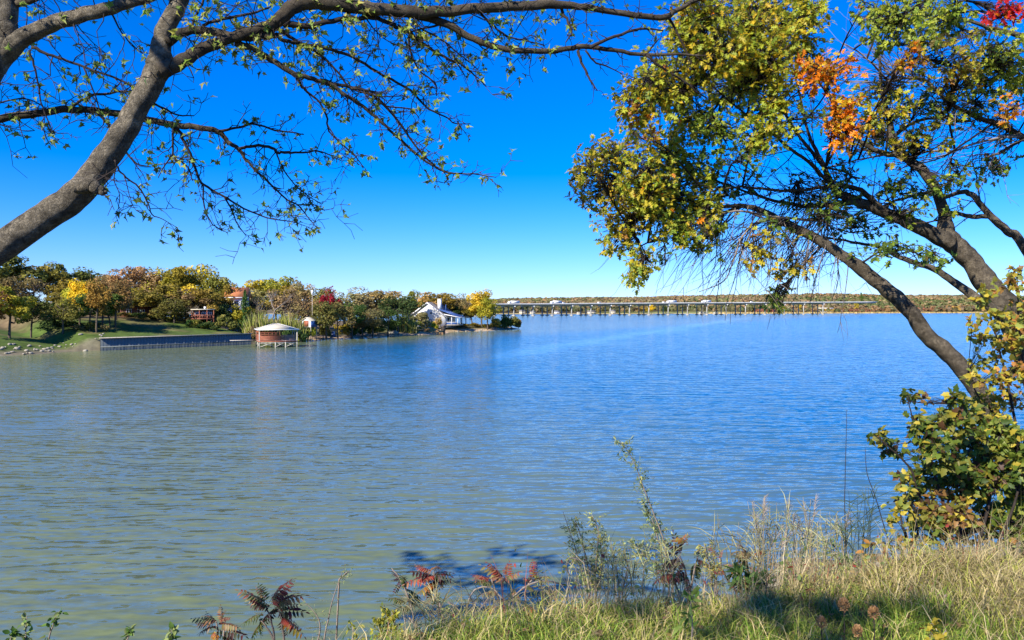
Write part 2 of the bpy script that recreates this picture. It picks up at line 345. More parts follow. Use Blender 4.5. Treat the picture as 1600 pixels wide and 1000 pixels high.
def land_z(x, y):
    P = np.stack([np.atleast_1d(np.asarray(x, float)), np.atleast_1d(np.asarray(y, float))], 1)
    s = poly_sdf(P, SHORE)
    e = unit(WB - WA); t = (P - WA) @ e; Lw = np.linalg.norm(WB - WA)
    w = smoothstep(-5, -0.5, t) * (1 - smoothstep(Lw - 0.5, Lw + 3, t))
    hard = np.where(s < 0.35, -1.0 + 0.2 * s, -1 + 3.3 * smoothstep(0.35, 1.6, s))
    left = smoothstep(-2, -12, t)
    soft = np.where(s < 0, 0.25 * s, 0.16 * s * (1 - left) + 0.34 * s * left); soft = np.where(s > 5, np.minimum(soft, 0.8 + 0.9 * left + (s - 5) * 0.12), soft)
    z = hard * w + soft * (1 - w)
    inl = np.clip(s - 2, 0, 200); far = smoothstep(185, 235, P[:, 1])
    cap = 2.2 * (1 - far * 0.25) + np.where(s > 3, (np.clip(s, 3, 24) - 3) * (0.15 * (1 - far) + 0.02 * far) + (np.clip(s, 24, 80) - 24) * .04, 0)
    z = np.minimum(z + w * np.clip(s - 2, 0, 40) * 0.15, cap + w * 0.3)
    z += (vnoise(P[:, 0] / 5, P[:, 1] / 5, 3) - 0.5) * 0.35 * smoothstep(0.5, 6, s)
    return z
gx = np.concatenate([np.arange(-460, -120, 8), np.arange(-120, 14, 1.25)]); gy = np.concatenate([np.arange(-10, 110, 6), np.arange(110, 345, 1.25), np.arange(345, 440, 6)])
GX, GY = np.meshgrid(gx, gy); Z = land_z(GX.ravel(), GY.ravel())
sd = poly_sdf(np.stack([GX.ravel(), GY.ravel()], 1), SHORE)
nv = vnoise(GX.ravel() / 7, GY.ravel() / 7, 5)
lawn = np.array([0.075, 0.115, 0.022]); litter = np.array([0.14, 0.10, 0.05]); sand = np.array([0.50, 0.36, 0.22]); mud = np.array([0.20, 0.17, 0.11])
kl = (1 - smoothstep(22, 34, sd + nv * 8)); c = lawn * kl[:, None] + litter * (1 - kl[:, None])
yb = GY.ravel()
k_sand = (1 - smoothstep(3.0, 6.5, sd + (nv - 0.5) * 3)) * smoothstep(176, 190, yb); c = c * (1 - k_sand[:, None]) + sand * k_sand[:, None]
k_brown = smoothstep(186, 205, yb) * (1 - k_sand) * 0.55; c = c * (1 - k_brown[:, None]) + litter * k_brown[:, None]
k_mud = (1 - smoothstep(0.6, 3.2, sd)) * (1 - smoothstep(170, 185, yb)); c = c * (1 - k_mud[:, None]) + mud * k_mud[:, None]
wr = smoothstep(.55, .8, vnoise(GX.ravel() / 3.7, yb / 3.7, 19))[:, None] * .6; c = c * (1 - wr) + np.array([.17, .13, .06]) * wr
c = c * (0.7 + 0.6 * vnoise(GX.ravel() / 2.3, yb / 2.3, 9))[:, None]
nx, ny = len(gx), len(gy); ii = (np.arange(ny - 1)[:, None] * nx + np.arange(nx - 1)[None, :]).ravel()
FQ = np.stack([ii, ii + 1, ii + nx + 1, ii + nx], 1)
keep = sd[FQ].max(1) > -4; FQ = FQ[keep]
M_ground = vcol_material('shore_ground', nscale=0.7, namt=0.35)
tag(link('ground_peninsula', raw_mesh('ground_peninsula', np.stack([GX.ravel(), yb, Z], 1), FQ, M_ground, c, True)), kind='structure')

# steel sheet-pile retaining wall
wl = thing('retaining_wall', 'long blue grey steel retaining wall holding up the shaded lawn', 'wall', (WA[0], WA[1], 0), math.atan2(*(WB - WA)[::-1]))
Lw = float(np.linalg.norm(WB - WA)); npan = 52; pw = Lw / npan
mbp = MB()
prof = [(0, 0.0), (0.28, 0.0), (0.38, -0.025), (0.90, -0.025), (1.0, 0.0)]
V = [(u * pw, v, z) for z in (-1.5, 2.28) for u, v in prof] + [(u * pw, v + 0.1, z) for z in (-1.5, 2.28) for u, v in prof]
mbp.add(V, np.array([[i, i + 1, 6 + i, 5 + i] for i in range(4)] + [[10 + i + 1, 10 + i, 15 + i, 16 + i] for i in range(4)] + [[5 + i, 6 + i, 16 + i, 15 + i] for i in range(4)]))
pm = mbp.mesh('panel', M_steel_blue)
for i in range(npan): o = link('panel', pm, wl, (i * pw + 0.0, 0.012 * math.sin(i * 2.1), 0))
MB().box((Lw / 2, 0.0, 2.36), (Lw + 0.3, 0.5, 0.14)).build('cap_beam', M_grey_wood, wl)
for z in (0.7,): MB().box((Lw / 2, -0.1, z), (Lw, 0.08, 0.2)).build('waler', M_steel_blue, wl)

# boulders along the left bank
def rock_mesh(seed, name='boulder'):
    r = np.random.default_rng(seed); bm_v = []; F = []
    n1, n2 = 8, 6
    for i in range(n2 + 1):
        ph = math.pi * i / n2
        for j in range(n1):
            th = 2 * math.pi * j / n1
            d = np.array([math.sin(ph) * math.cos(th), math.sin(ph) * math.sin(th), math.cos(ph)])
            k = 1 + (r.random() - 0.5) * 0.35
            v = d * k; v = np.sign(v) * np.abs(v) ** 0.8
            bm_v.append(v * np.array([0.5, 0.38, 0.30]))
    for i in range(n2):
        for j in range(n1): F.append([i*n1+j, i*n1+(j+1) % n1, (i+1)*n1+(j+1) % n1, (i+1)*n1+j])
    return raw_mesh(name, np.array(bm_v), np.array(F)[:, ::-1], M_stone)
rocks = [rock_mesh(s) for s in range(6)]
def boulder(x, y, z, s, label, group):
    o = link('boulder', rocks[random.randrange(6)]); o.location = (x, y, z); o.scale = (s * random.uniform(.8, 1.3), s * random.uniform(.8, 1.2), s * random.uniform(.7, 1.1))
    o.rotation_euler = (random.uniform(-.2, .2), random.uniform(-.2, .2), random.uniform(0, 6.28)); tag(o, label, 'boulder', group); return o
sh = SHORE[2:8]
for i in range(58):
    px = random.uniform(-10, 60) if i < 30 else (random.uniform(80, 165) if i < 50 else random.uniform(60, 80))
    py = np.interp(px, [0, 60, 100, 160], [556, 553, 550, 548]) - random.uniform(-0.2, 2.6)
    Y = 9255.0 / (py - 483); p = at(px, py, Y)
    boulder(p[0], p[1], max(0.0, float(land_z(p[0], p[1])[0])) + 0.08, random.uniform(0.3, 0.8), 'pale limestone boulder in the heap along the grassy bank left of the wall', 'boulders heaped along the bank')
for i in range(46):
    t = random.random(); k = np.interp(t, [0, .3, .6, 1], [8, 9.6, 13, 15.8]); i0 = int(k); f = k - i0; a = SHORE[i0] * (1 - f) + SHORE[min(i0 + 1, 16)] * f
    d = unit(SHORE[min(i0 + 1, 16)] - SHORE[i0]); nrm = np.array([-d[1], d[0]]); p = a + nrm * random.uniform(0.2, 3.5)
    boulder(p[0], p[1], max(0, float(land_z(p[0], p[1])[0])) + 0.03, random.uniform(0.5, 1.3), 'pale flat stone lying on the sandy beach of the point', 'stones along the sandy beach')

# ------------------------------------------------------------------ far trees: shared crowns and trunks, one thing per tree
def crown_mesh(seed, kind):
    r = np.random.default_rng(seed); P = []; N = []
    if kind == 'broad': nl, cnt, ls = 15, 3300, 0.082
    elif kind == 'sparse': nl, cnt, ls = 9, 900, 0.075
    elif kind == 'cedar': nl, cnt, ls = 1, 1700, 0.10
    elif kind == 'shrub': nl, cnt, ls = 6, 900, 0.14
    if kind == 'cedar':
        h = r.random(cnt) ** 1.3; rad = (1 - h) * 0.95 + 0.06; th = r.random(cnt) * 6.283; k = 0.55 + 0.5 * r.random(cnt) ** 0.5
        k *= 0.8 + 0.3 * np.sin(th * 3 + h * 9); P = np.stack([np.cos(th) * rad * k, np.sin(th) * rad * k, h * 2.4 - 0.95], 1); N = unit(np.stack([np.cos(th), np.sin(th), np.full(cnt, .5)], 1))
    else:
        cs = []
        for i in range(nl):
            a = r.random() * 6.283; q = r.random() ** 0.6 * 0.82; zz = r.uniform(-0.45, 0.85) if kind != 'shrub' else r.uniform(-0.3, 0.45)
            q *= math.sqrt(max(0.1, 1 - max(0, zz) ** 2 * 0.9))
            cs.append((math.cos(a) * q, math.sin(a) * q, zz, r.uniform(0.18, 0.46)))
        cs.append((0, 0, 0.05, 0.48))
        for i in range(cnt):
            x, y, z, rr = cs[r.integers(len(cs))]; d = unit(r.normal(size=3)); k = rr * (0.55 + 0.5 * r.random() ** 0.6)
            P.append(np.array([x, y, z]) + d * k * np.array([1, 1, 0.85])); N.append(d)
        P = np.array(P); N = np.array(N)
    n = len(P); A = unit(r.normal(size=(n, 3))); Nn = unit(N * 0.8 + r.normal(size=(n, 3)) * 0.6 + np.array([0, 0, .35])); A = unit(A - Nn * (A * Nn).sum(1)[:, None]); B = np.cross(Nn, A)
    s = ls * (0.6 + 0.8 * r.random(n))[:, None]
    V = np.stack([P - A * s * 0.6, P + B * s * 0.45 + Nn * s * .1, P + A * s * 0.6, P - B * s * 0.45 + Nn * s * .1], 1).reshape(-1, 3)
    F = (np.arange(n) * 4)[:, None] + np.arange(4)[None, :]
    # colour differs from clump to clump and leaf to leaf
    clump = vnoise(P[:, 0] * 2.4 + 50, P[:, 1] * 2.4 + P[:, 2] * 3.1 + 50, seed); g = (0.55 + 0.55 * clump + 0.35 * (r.random(n) - 0.3))
    C = np.stack([g * (0.92 + 0.3 * clump), g, g * 0.9], 1); C = np.repeat(C, 4, 0)
    return raw_mesh('crown', V, F, M_far_leaf, C)
def trunk_mesh(seed, kind):
    r = np.random.default_rng(seed); mb = MB()
    h = {'broad': 1.0, 'sparse': 1.0, 'cedar': 1.0, 'shrub': 0.6}[kind]
    w = 0.07 if kind != 'shrub' else 0.03
    lean = r.normal(size=2) * 0.06
    pts = [np.array([0, 0, -1.05 - 0.3]), np.array([lean[0] * .3, lean[1] * .3, -0.7]), np.array([lean[0], lean[1], -0.2]), np.array([lean[0] * 1.5, lean[1] * 1.5, 0.45 * h])]
    P = smooth_path(pts, 3); mb.tube(P, np.linspace(w, w * .35, len(P)), 6)
    for i in range(9 if kind != 'sparse' else 22):
        a = r.random() * 6.283; z0 = r.uniform(-0.55, 0.2); b0 = np.array([lean[0], lean[1], z0]); L = r.uniform(0.4, 0.7)
        e = b0 + np.array([math.cos(a) * L * .8, math.sin(a) * L * .8, L * r.uniform(0.3, 1.0)]); mid = (b0 + e) / 2 + np.array([0, 0, -0.06]) + r.normal(size=3) * 0.05
        Q = smooth_path([b0, mid, e], 3); mb.tube(Q, np.linspace(w * .45, w * .1, len(Q)), 4)
        if kind == 'sparse':
            for k in range(3):
                q = Q[r.integers(2, len(Q))]; e2 = q + unit(unit(e - b0) + r.normal(size=3) * .6) * r.uniform(.2, .4); mb.tube([q, (q + e2) / 2 + r.normal(size=3) * .03, e2], [w * .2, w * .14, w * .06], 3)
    return mb.mesh('trunk', M_far_bark, True)
CROWNS = {k: [(crown_mesh(100 * i + hash_k, k), trunk_mesh(100 * i + hash_k, k)) for i in range(n)] for k, n, hash_k in (('broad', 7, 1), ('sparse', 5, 2), ('cedar', 3, 3), ('shrub', 4, 4))}
PAL = dict(olive=(.20, .17, .03), dkolive=(.15, .15, .035), green=(.075, .125, .025), dkgreen=(.05, .095, .025), yellowgreen=(.26, .26, .03), yellow=(.62, .45, .025), tan=(.29, .24, .10),
           orangetan=(.35, .255, .07), rust=(.26, .15, .05), brown=(.18, .145, .055), darkred=(.20, .016, .03), greyolive=(.20, .18, .075), gold=(.40, .33, .035), reed=(.40, .38, .08))
PAL = {k: tuple(min(.8, c * 1.42) for c in v) for k, v in PAL.items()}
WORDS = dict(olive='olive green', dkolive='dark olive', green='mid green', dkgreen='dark green', yellowgreen='yellow green', yellow='bright yellow', tan='tan brown', orangetan='orange tan', rust='rust red',
             brown='brown', darkred='dark red', greyolive='grey olive', gold='golden')
KIND_N = dict(broad=('broadleaf_tree', 'tree'), sparse=('thin_crowned_tree', 'tree'), cedar=('cedar_tree', 'tree'), shrub=('shrub', 'shrub'))
tree_i = 0
def far_tree(px, Y, top, wpx, kind, color, where, base_py=None):
    global tree_i
    tree_i += 1
    r = random.Random(tree_i * 13)
    p = at(px, 500, Y); x, y = p[0], p[1]
    z0 = max(0.15, float(land_z(x, y)[0])); zt = at(px, top, Y)[2]; H = max(1.2, zt - z0); W = wpx * Y / FPX / 2
    cm, tm = CROWNS[kind][r.randrange(len(CROWNS[kind]))]
    nm, cat = KIND_N[kind]
    desc = {'broad': 'broad tree', 'sparse': 'thin leaved tree', 'cedar': 'pointed cedar', 'shrub': 'low shrub'}[kind]
    t = thing(nm, '%s %s %s' % (WORDS[color], desc, where), cat, (x, y, z0), r.uniform(0, 6.28), '%s %ss %s' % (WORDS[color], desc, where))
    # crown in unit space spans z -0.9..1.25
    kz = H / (2.15 if kind != 'shrub' else 1.5); lift = 0.88 if kind != 'shrub' else 0.55
    if kind in ('broad', 'sparse'): ch = H * 0.78; kz = ch / 2.15; cz = H - 1.2 * kz
    else: cz = H - (1.4 if kind == 'cedar' else 0.85) * kz
    o = link('crown', cm, t, (0, 0, cz)); o.scale = (W * r.uniform(.95, 1.1), W * r.uniform(.95, 1.1), kz)
    cc = PAL[color]; j = [r.uniform(.85, 1.15) for _ in range(3)]; o.color = (cc[0] * j[0], cc[1] * j[1], cc[2] * j[2], 1)
    k = link('trunk', tm, t, (0, 0, cz)); k.scale = (max(W * .9, 1.2), max(W * .9, 1.2), cz / 1.05 if cz > 0.3 else kz)
    return t
A_, B_, C_, D_, E_ = 'on the grassy bank behind the boulders', 'in the wood above the walled lawn', 'on the slope behind the boathouse', 'in the wood beside the white house', 'on the sandy point past the white house'
TREES = [
 (14,139,440,74,'broad','yellowgreen',A_),(-22,137,446,70,'broad','rust',A_),(48,147,456,56,'broad','green',A_),(84,151,474,52,'cedar','dkgreen',A_),(124,152,430,50,'broad','yellow',A_),(160,155,446,62,'broad','green',A_),(103,164,452,62,'broad','olive',A_),
 (66,158,470,50,'broad','dkolive',A_),(140,150,452,50,'broad','dkgreen',A_),(98,147,462,54,'broad','dkolive',A_),(172,158,462,50,'broad','green',A_),(112,156,446,46,'broad','gold',A_),(182,166,452,56,'broad','dkolive',A_),(150,149,430,54,'broad','olive',A_),(180,157,432,52,'broad','brown',A_),
 (20,186,393,112,'broad','dkolive',B_),(72,192,408,76,'broad','olive',B_),(97,196,405,62,'broad','dkolive',B_),(137,202,413,76,'broad','green',B_),(168,206,424,62,'broad','greyolive',B_),(52,176,428,76,'sparse','greyolive',B_),(112,182,432,66,'broad','olive',B_),
 (-30,180,400,90,'broad','olive',B_),(0,170,425,70,'broad','brown',B_),
 (186,190,426,64,'broad','tan',B_),(212,189,407,78,'broad','tan',B_),(240,197,416,64,'broad','olive',B_),(258,192,418,66,'broad','gold',B_),(283,191,408,72,'broad','olive',B_),(312,193,407,78,'broad','gold',B_),(338,191,424,66,'broad','olive',B_),(354,187,438,52,'broad','olive',B_),
 (216,176,446,62,'broad','olive',B_),(250,174,440,72,'broad','olive',B_),(290,176,450,72,'broad','brown',B_),(326,179,446,62,'broad','olive',B_),(272,172,462,54,'broad','dkolive',B_),
 (190,178,455,56,'broad','greyolive',B_),(345,181,468,44,'broad','dkgreen',B_),
 (384,205,446,56,'broad','tan',C_),(376,182,472,44,'broad','yellowgreen',C_),(383,180,455,34,'cedar','dkgreen',C_),(364,183,480,40,'broad','dkolive',C_),
 (406,207,430,62,'broad','gold',C_),(431,216,424,64,'broad','yellowgreen',C_),(457,216,432,62,'broad','olive',C_),(472,213,437,54,'broad','tan',C_),(492,211,442,54,'sparse','tan',C_),(442,198,448,76,'sparse','tan',C_),(398,196,450,60,'sparse','tan',C_),
 (472,197,456,64,'sparse','greyolive',C_),(455,193,470,60,'sparse','tan',C_),(500,207,446,52,'broad','dkolive',C_),(515,202,446,38,'broad','darkred',C_),(510,194,468,54,'broad','dkolive',C_),(528,196,466,46,'broad','brown',C_),(400,187,480,44,'broad','greyolive',C_),
 (537,230,450,64,'sparse','tan',D_),(562,234,447,76,'broad','tan',D_),(592,238,448,74,'broad','tan',D_),(612,240,450,60,'sparse','orangetan',D_),(550,203,468,50,'broad','dkgreen',D_),(566,206,488,40,'broad','brown',D_),(582,212,478,42,'broad','brown',D_),
 (622,224,456,62,'broad','dkgreen',D_),(606,217,482,48,'broad','dkgreen',D_),(642,255,450,46,'broad','olive',D_),(657,268,456,54,'broad','orangetan',D_),(682,282,451,64,'broad','olive',D_),(700,290,455,44,'broad','dkolive',D_),(721,294,457,36,'broad','greyolive',D_),(634,246,468,40,'sparse','tan',D_),
 (668,285,468,60,'broad','rust',D_),(710,284,476,40,'broad','dkgreen',D_),
 (753,280,447,52,'broad','gold',E_),(738,284,472,42,'broad','olive',E_),(728,292,462,30,'sparse','tan',E_),(762,276,462,40,'broad','yellowgreen',E_),
]
_order = sorted(TREES, key=lambda q: q[0])
for a in TREES:
    t_ = far_tree(*a)
    if sum(1 for q in TREES if q[4:] == a[4:]) > 1:      # look-alikes: told apart by the trees they stand between
        same = [q for q in _order if q[6] == a[6]]; i_ = same.index(a); nb = [WORDS[same[j_][5]] for j_ in (i_ - 1, i_ + 1) if 0 <= j_ < len(same)]
        t_['label'] = '%s %s %s' % (WORDS[a[5]], {'broad': 'tree', 'sparse': 'thin tree', 'cedar': 'cedar'}[a[4]], ('between %s and %s ' % (nb[0], nb[1]) if len(nb) == 2 else 'beside %s one ' % nb[0]) + {A_: 'on the grassy bank', B_: 'above the walled lawn', C_: 'behind the boathouse', D_: 'near the white house', E_: 'on the point'}[a[6]])
F_, G_, H_, I_ = 'under the wood at the head of the lawn', 'beside the boathouse', 'on the beach before the white house', 'on the tip of the sandy point'
for px in range(186, 360, 13): far_tree(px, 171 + (px % 5) + (px - 186) * .02, 484 + (px * 7 % 13), 26 + px % 9, 'shrub', ['dkgreen', 'dkolive', 'brown', 'dkolive'][px % 4], F_)
for px in range(-5, 180, 21): far_tree(px, 172 + px % 6, 488 + (px * 5 % 9), 34, 'shrub', ['dkgreen', 'dkolive'][px % 2], F_)
SHR = [(452,177,506,26,'dkgreen',G_),(466,180,508,26,'dkgreen',G_),(478,184,512,20,'green',G_),(395,173,505,20,'greyolive',G_),(486,192,496,26,'yellowgreen',G_),(505,196,500,26,'dkolive',G_),(533,203,503,26,'olive',G_),(548,206,500,34,'dkgreen',G_),
 (568,212,500,34,'dkgreen',H_),(590,217,500,36,'dkolive',H_),(610,222,502,30,'dkgreen',H_),(662,239,484,40,'greyolive',H_),(655,236,498,30,'dkolive',H_),(676,241,500,22,'gold',H_),(683,243,489,16,'orangetan',H_),(629,233,492,24,'brown',H_),
 (705,270,505,26,'olive',I_),(722,274,505,30,'olive',I_),(740,278,503,30,'olive',I_),(757,280,505,30,'olive',I_),(776,286,492,26,'gold',I_),(788,290,488,30,'green',I_),(800,293,490,30,'dkolive',I_),(810,296,494,20,'brown',I_),(770,283,502,26,'olive',I_),(793,292,500,30,'dkolive',I_)]
SHR += [(x_, 149 + x_ % 7, 500 + x_ * 3 % 9, 26, ['dkgreen', 'dkolive', 'dkgreen', 'greyolive'][x_ % 4], 'at the lake edge left of the wall') for x_ in range(86, 172, 11)] + [(x_, 169, 497 + x_ % 5, 24, ['dkgreen', 'dkolive'][x_ % 2], 'below the red cabin') for x_ in range(296, 345, 9)]
for px, Y, top, w, c, wh in SHR: far_tree(px, Y, top, w, 'shrub', c, wh)

# reeds behind the boathouse and on the beach
def reed_clump(px0, px1, Y, top, n, label):
    c = at((px0 + px1) / 2, 500, Y); z0 = float(land_z(c[0], c[1])[0])
    t = thing('reed_clump', label, 'reeds', (c[0], c[1], z0)); mb = MB(); r = np.random.default_rng(int(px0))
    H = at(px0, top, Y)[2] - z0; W = (px1 - px0) * Y / FPX
    for i in range(n):
        x = r.uniform(-.5, .5) * W; y = r.uniform(-2.2, 2.2); h = H * r.uniform(.55, 1.05) * (1 - .35 * (2 * abs(x) / W) ** 2); zb = float(land_z(c[0] + x, c[1] + y)[0]) - z0 - .1
        ln = r.normal(size=2) * .16 * h; w = r.uniform(.07, .16); a = r.random() * 3.14; dx, dy = math.cos(a) * w, math.sin(a) * w
        V = [(x - dx, y - dy, zb), (x + dx, y + dy, zb), (x + ln[0] * .4 + dx, y + ln[1] * .4 + dy, zb + h * .6), (x + ln[0] * .4 - dx, y + ln[1] * .4 - dy, zb + h * .6), (x + ln[0], y + ln[1], zb + h)]
        k = r.uniform(.6, 1.2); mb.add(V, [np.array([[0, 1, 2, 3]]), np.array([[3, 2, 4]])], np.array([.34 * k, .36 * k, .07 * k]) if r.random() < .75 else np.array([.42 * k, .36 * k, .17 * k]))
    tag(mb.build('blades', M_grass, t), kind='stuff')
reed_clump(385, 432, 176, 484, 420, 'tall yellow green reeds growing behind the boathouse and wall end')
reed_clump(428, 478, 183, 486, 420, 'tall pale reeds on the slope between boathouse and red shed')
reed_clump(618, 652, 231, 491, 420, 'bright yellow green reeds on the beach before the white house')

# bare pale tree on the slope
def bare_tree(px, Y, top):
    p = at(px, 500, Y); z0 = float(land_z(p[0], p[1])[0]); H = at(px, top, Y)[2] - z0
    t = thing('bare_tree', 'leafless pale forked tree rising from the reeds behind the boathouse', 'tree', (p[0], p[1], z0)); r = random.Random(5); mb = MB()
    def grow(a, d, L, w, lv, dst):
        b = a + d * L; m = (a + b) / 2 + np.array([r.uniform(-1, 1), r.uniform(-1, 1), r.uniform(-.5, .5)]) * L * .08
        P = smooth_path([a, m, b], 3); dst.tube(P, np.linspace(w, w * .65, len(P)), 5 if lv < 2 else 3)
        if lv >= 5: return
        for i in range(3 if lv else 2):
            s = (-1) ** i; nd_ = unit(d + np.array([r.uniform(-.9, .9) + (.5 * s if lv == 0 else 0), r.uniform(-.7, .7), r.uniform(-.2, .5)])); grow(b if i < 2 else m, nd_, L * r.uniform(.6, .8), w * (.62 if i < 2 else .4), lv + 1, dst)
    tr = MB(); tr.tube(smooth_path([(0, 0, -.4), (.2, 0, H * .12), (.1, 0, H * .22)], 3), np.linspace(.32, .26, 7), 7); tr.build('trunk', M_twig_pale, t, smooth=True)
    grow(np.array([.1, 0, H * .2]), unit(np.array([.35, 0, 1])), H * .27, .22, 0, mb); grow(np.array([.1, 0, H * .2]), unit(np.array([-.7, .1, .8])), H * .22, .16, 1, mb)
    mb.build('branches', M_twig_pale, t)
bare_tree(421, 187, 436)

# ------------------------------------------------------------------ boathouse on stilts
p = at(432, 543, 157.5); bh = thing('boathouse', 'small red boathouse on white stilts with cream hipped roof, standing in the water', 'boathouse', (p[0], p[1], 0), math.radians(23.8))
W, D, ZE, ZP, ZD = 7.3, 6.4, 3.62, 4.78, 1.36
x0, x1, y0, y1 = -W/2, W/2, -D/2, D/2
M_support = plain('weathered_white_timber', (0.46, 0.42, 0.35), 0.8, 0.25, 3.0)
posts = [(x, y) for y in (y0, y1) for x in (x0, x0 + W * .42, x0 + W * .69, x1)] + [(x0, 0), (x1, 0)]
pmesh = MB().box((0, 0, (ZE - 2.0) / 2), (0.17, 0.17, ZE + 2.0)).mesh('post', M_support)
smesh = MB().box((0, 0, (ZD - 2.0) / 2), (0.17, 0.17, ZD + 2.0)).mesh('stilt', M_support)
for x, y in posts:
    link('post' if (x in (x0, x1)) else 'stilt', pmesh if x in (x0, x1) else smesh, bh, (x, y, 0))
for k in range(18): 
    link('deck_plank', MB().box((0, 0, 0), (W + .2, D / 18 - .02, .06)).mesh('deck_plank', M_grey_wood) if k == 0 else dp_mesh, bh, (0, y0 + (k + .5) * D / 18, ZD))
    if k == 0: dp_mesh = bpy.data.meshes['deck_plank']
MB().box((0, y0 - .06, ZD - .14), (W + .16, .1, .22)).build('rim_joist', M_red_wood, bh); MB().box((0, y1 + .06, ZD - .14), (W + .16, .1, .22)).build('rim_joist', M_red_wood, bh)
MB().box((x0 - .06, 0, ZD - .14), (.1, D, .22)).build('rim_joist', M_red_wood, bh); MB().box((x1 + .06, 0, ZD - .14), (.1, D, .22)).build('rim_joist', M_red_wood, bh)
ov = .38
roof = MB(); roof.add([(x0-ov, y0-ov, ZE), (x1+ov, y0-ov, ZE), (x1+ov, y1+ov, ZE), (x0-ov, y1+ov, ZE), (-.25, 0, ZP), (.25, 0, ZP)], [np.array([[0, 1, 5, 4], [2, 3, 4, 5], [3, 2, 1, 0]]), np.array([[1, 2, 5], [3, 0, 4]])])
ro = roof.build('roof', M_cream_roof, bh)
fa = MB()
for a, b in (((x0-ov, y0-ov), (x1+ov, y0-ov)), ((x1+ov, y0-ov), (x1+ov, y1+ov)), ((x1+ov, y1+ov), (x0-ov, y1+ov)), ((x0-ov, y1+ov), (x0-ov, y0-ov))): fa.bar((a[0], a[1], ZE - .05), (b[0], b[1], ZE - .05), .06, .14)
fa.build('fascia', M_white, ro)
for a in ((x0-ov, y0-ov), (x1+ov, y0-ov), (x0-ov, y1+ov), (x1+ov, y1+ov)): MB().bar((a[0], a[1], ZE + .02), (-.25 if a[0] < 0 else .25, 0, ZP + .03), .12, .04).build('hip_cap', M_white, ro)
# red plank walls: left half of the front, left side; weathered screen on the right
def planks(xa, ya, xb, yb, z0_, z1_, n, mat, nm):
    dz = (z1_ - z0_) / n
    for i in range(n): MB().bar((xa, ya, z0_ + (i + .5) * dz), (xb, yb, z0_ + (i + .5) * dz), .05, dz - .025).build(nm, mat, bh)
planks(x0 + .1, y0 - .1, x0 + W * .56, y0 - .1, ZD + .05, ZD + 1.0, 5, M_red_wood, 'wall_plank')
planks(x0 - .1, y0 + .1, x0 - .1, y1 - .1, ZD + .05, ZD + 1.25, 6, M_red_wood, 'wall_plank')
planks(x0 + .1, y1 + .1, x0 + W * .56, y1 + .1, ZD + .05, ZD + 1.9, 8, M_red_wood, 'wall_plank')
planks(x0 + W * .58, y0 + .9, x1 - .1, y0 + .9, ZD + .1, ZD + 1.15, 6, plain('faded_boards', (.25, .17, .15), .85, .2, 3.0), 'screen_board')
for z in (ZD + 1.3, ZD + 1.62): MB().bar((x0 + .1, y0 - .1, z), (x0 + W * .56, y0 - .1, z), .06, .08).build('rail', M_red_wood, bh)
for k in range(6): MB().bar((x0 + .3 + k * .72, y0 - .1, ZD + 1.0), (x0 + .3 + k * .72, y0 - .1, ZD + 1.66), .07).build('rail_post', M_red_wood, bh)
for k in range(5): MB().bar((x0 - .1, y0 + .5 + k * 1.3, ZD + 1.25), (x0 - .1, y0 + .5 + k * 1.3, ZE - .3), .08).build('rail_post', M_red_wood, bh)
MB().bar((x0 - .1, y0, ZD + 1.75), (x0 - .1, y1, ZD + 1.75), .07, .1).build('rail', M_red_wood, bh)
bays = [x0, x0 + W * .42, x0 + W * .69, x1]
for yy in (y0 - .02, y1 + .02):
    for a, b in zip(bays[:-1], bays[1:]):
        MB().bar((a + .08, yy, .15), (b - .08, yy + .03, ZD - .3), .06, .1).build('brace', M_support, bh); MB().bar((a + .08, yy + .08, ZD - .3), (b - .08, yy + .08, .15), .06, .1).build('brace', M_support, bh)
for xx in (x0 - .03, x1 + .03):
    MB().bar((xx, y0, .15), (xx, 0, ZD - .3), .06, .1).build('brace', M_support, bh); MB().bar((xx, y1, .15), (xx + .05, 0, ZD - .3), .06, .1).build('brace', M_support, bh)
MB().bar((x0, y0, .95), (x1, y0, .95), .07, .12).build('beam', M_support, bh)
# walkway from the deck to the shore
MB().box((x0 - 2.6, y1 - 1.0, ZD - .02), (5.2, 1.2, .1)).build('walkway', M_grey_wood, bh)

# ------------------------------------------------------------------ white house on the point
p = at(668, 500, 262); HZ = 2.1
wh = thing('white_house', 'white gabled lake house with chimney and blue roofed porch behind the beach', 'house', (p[0], p[1], HZ), math.radians(-12.7))
hw, hl, he, hr = 5.9, 13.0, 3.5, 7.75
mb = MB(); mb.add([(-hw, 0, -.8), (hw, 0, -.8), (hw, 0, he), (0, 0, hr), (-hw, 0, he), (-hw, hl, -.8), (hw, hl, -.8), (hw, hl, he), (0, hl, hr), (-hw, hl, he)],
    [np.array([[0, 1, 2, 3, 4], [9, 8, 7, 6, 5]]), np.array([[1, 6, 7, 2], [5, 0, 4, 9], [0, 5, 6, 1]])])
mb.build('wall', M_white, wh)
sl = (hr - he) / hw; rf = MB()
for s in (-1, 1):
    a = np.array([[0, -.5, hr + .06], [0, hl + .4, hr + .06], [s * (hw + .7), hl + .4, he - .7 * sl + .06], [s * (hw + .7), -.5, he - .7 * sl + .06]]); V = np.vstack([a, a + [0, 0, .2]])
    rf.add(V, np.array([[0, 1, 2, 3], [7, 6, 5, 4], [0, 3, 7, 4], [1, 5, 6, 2], [2, 6, 7, 3]]))
r_ = rf.build('roof', M_grey_shingle, wh)
ft = MB()
for s in (-1, 1): ft.bar((0, -.54, hr + .02), (s * (hw + .7), -.54, he - .7 * sl + .02), .08, .34)
ft.build('barge_board', M_white, r_)
MB().box((3.3, 3.2, 7.2), (1.1, 1.1, 3.6)).build('chimney', M_white, r_); MB().box((3.3, 3.2, 9.05), (1.3, 1.3, .18)).build('chimney_cap', M_concrete, r_)
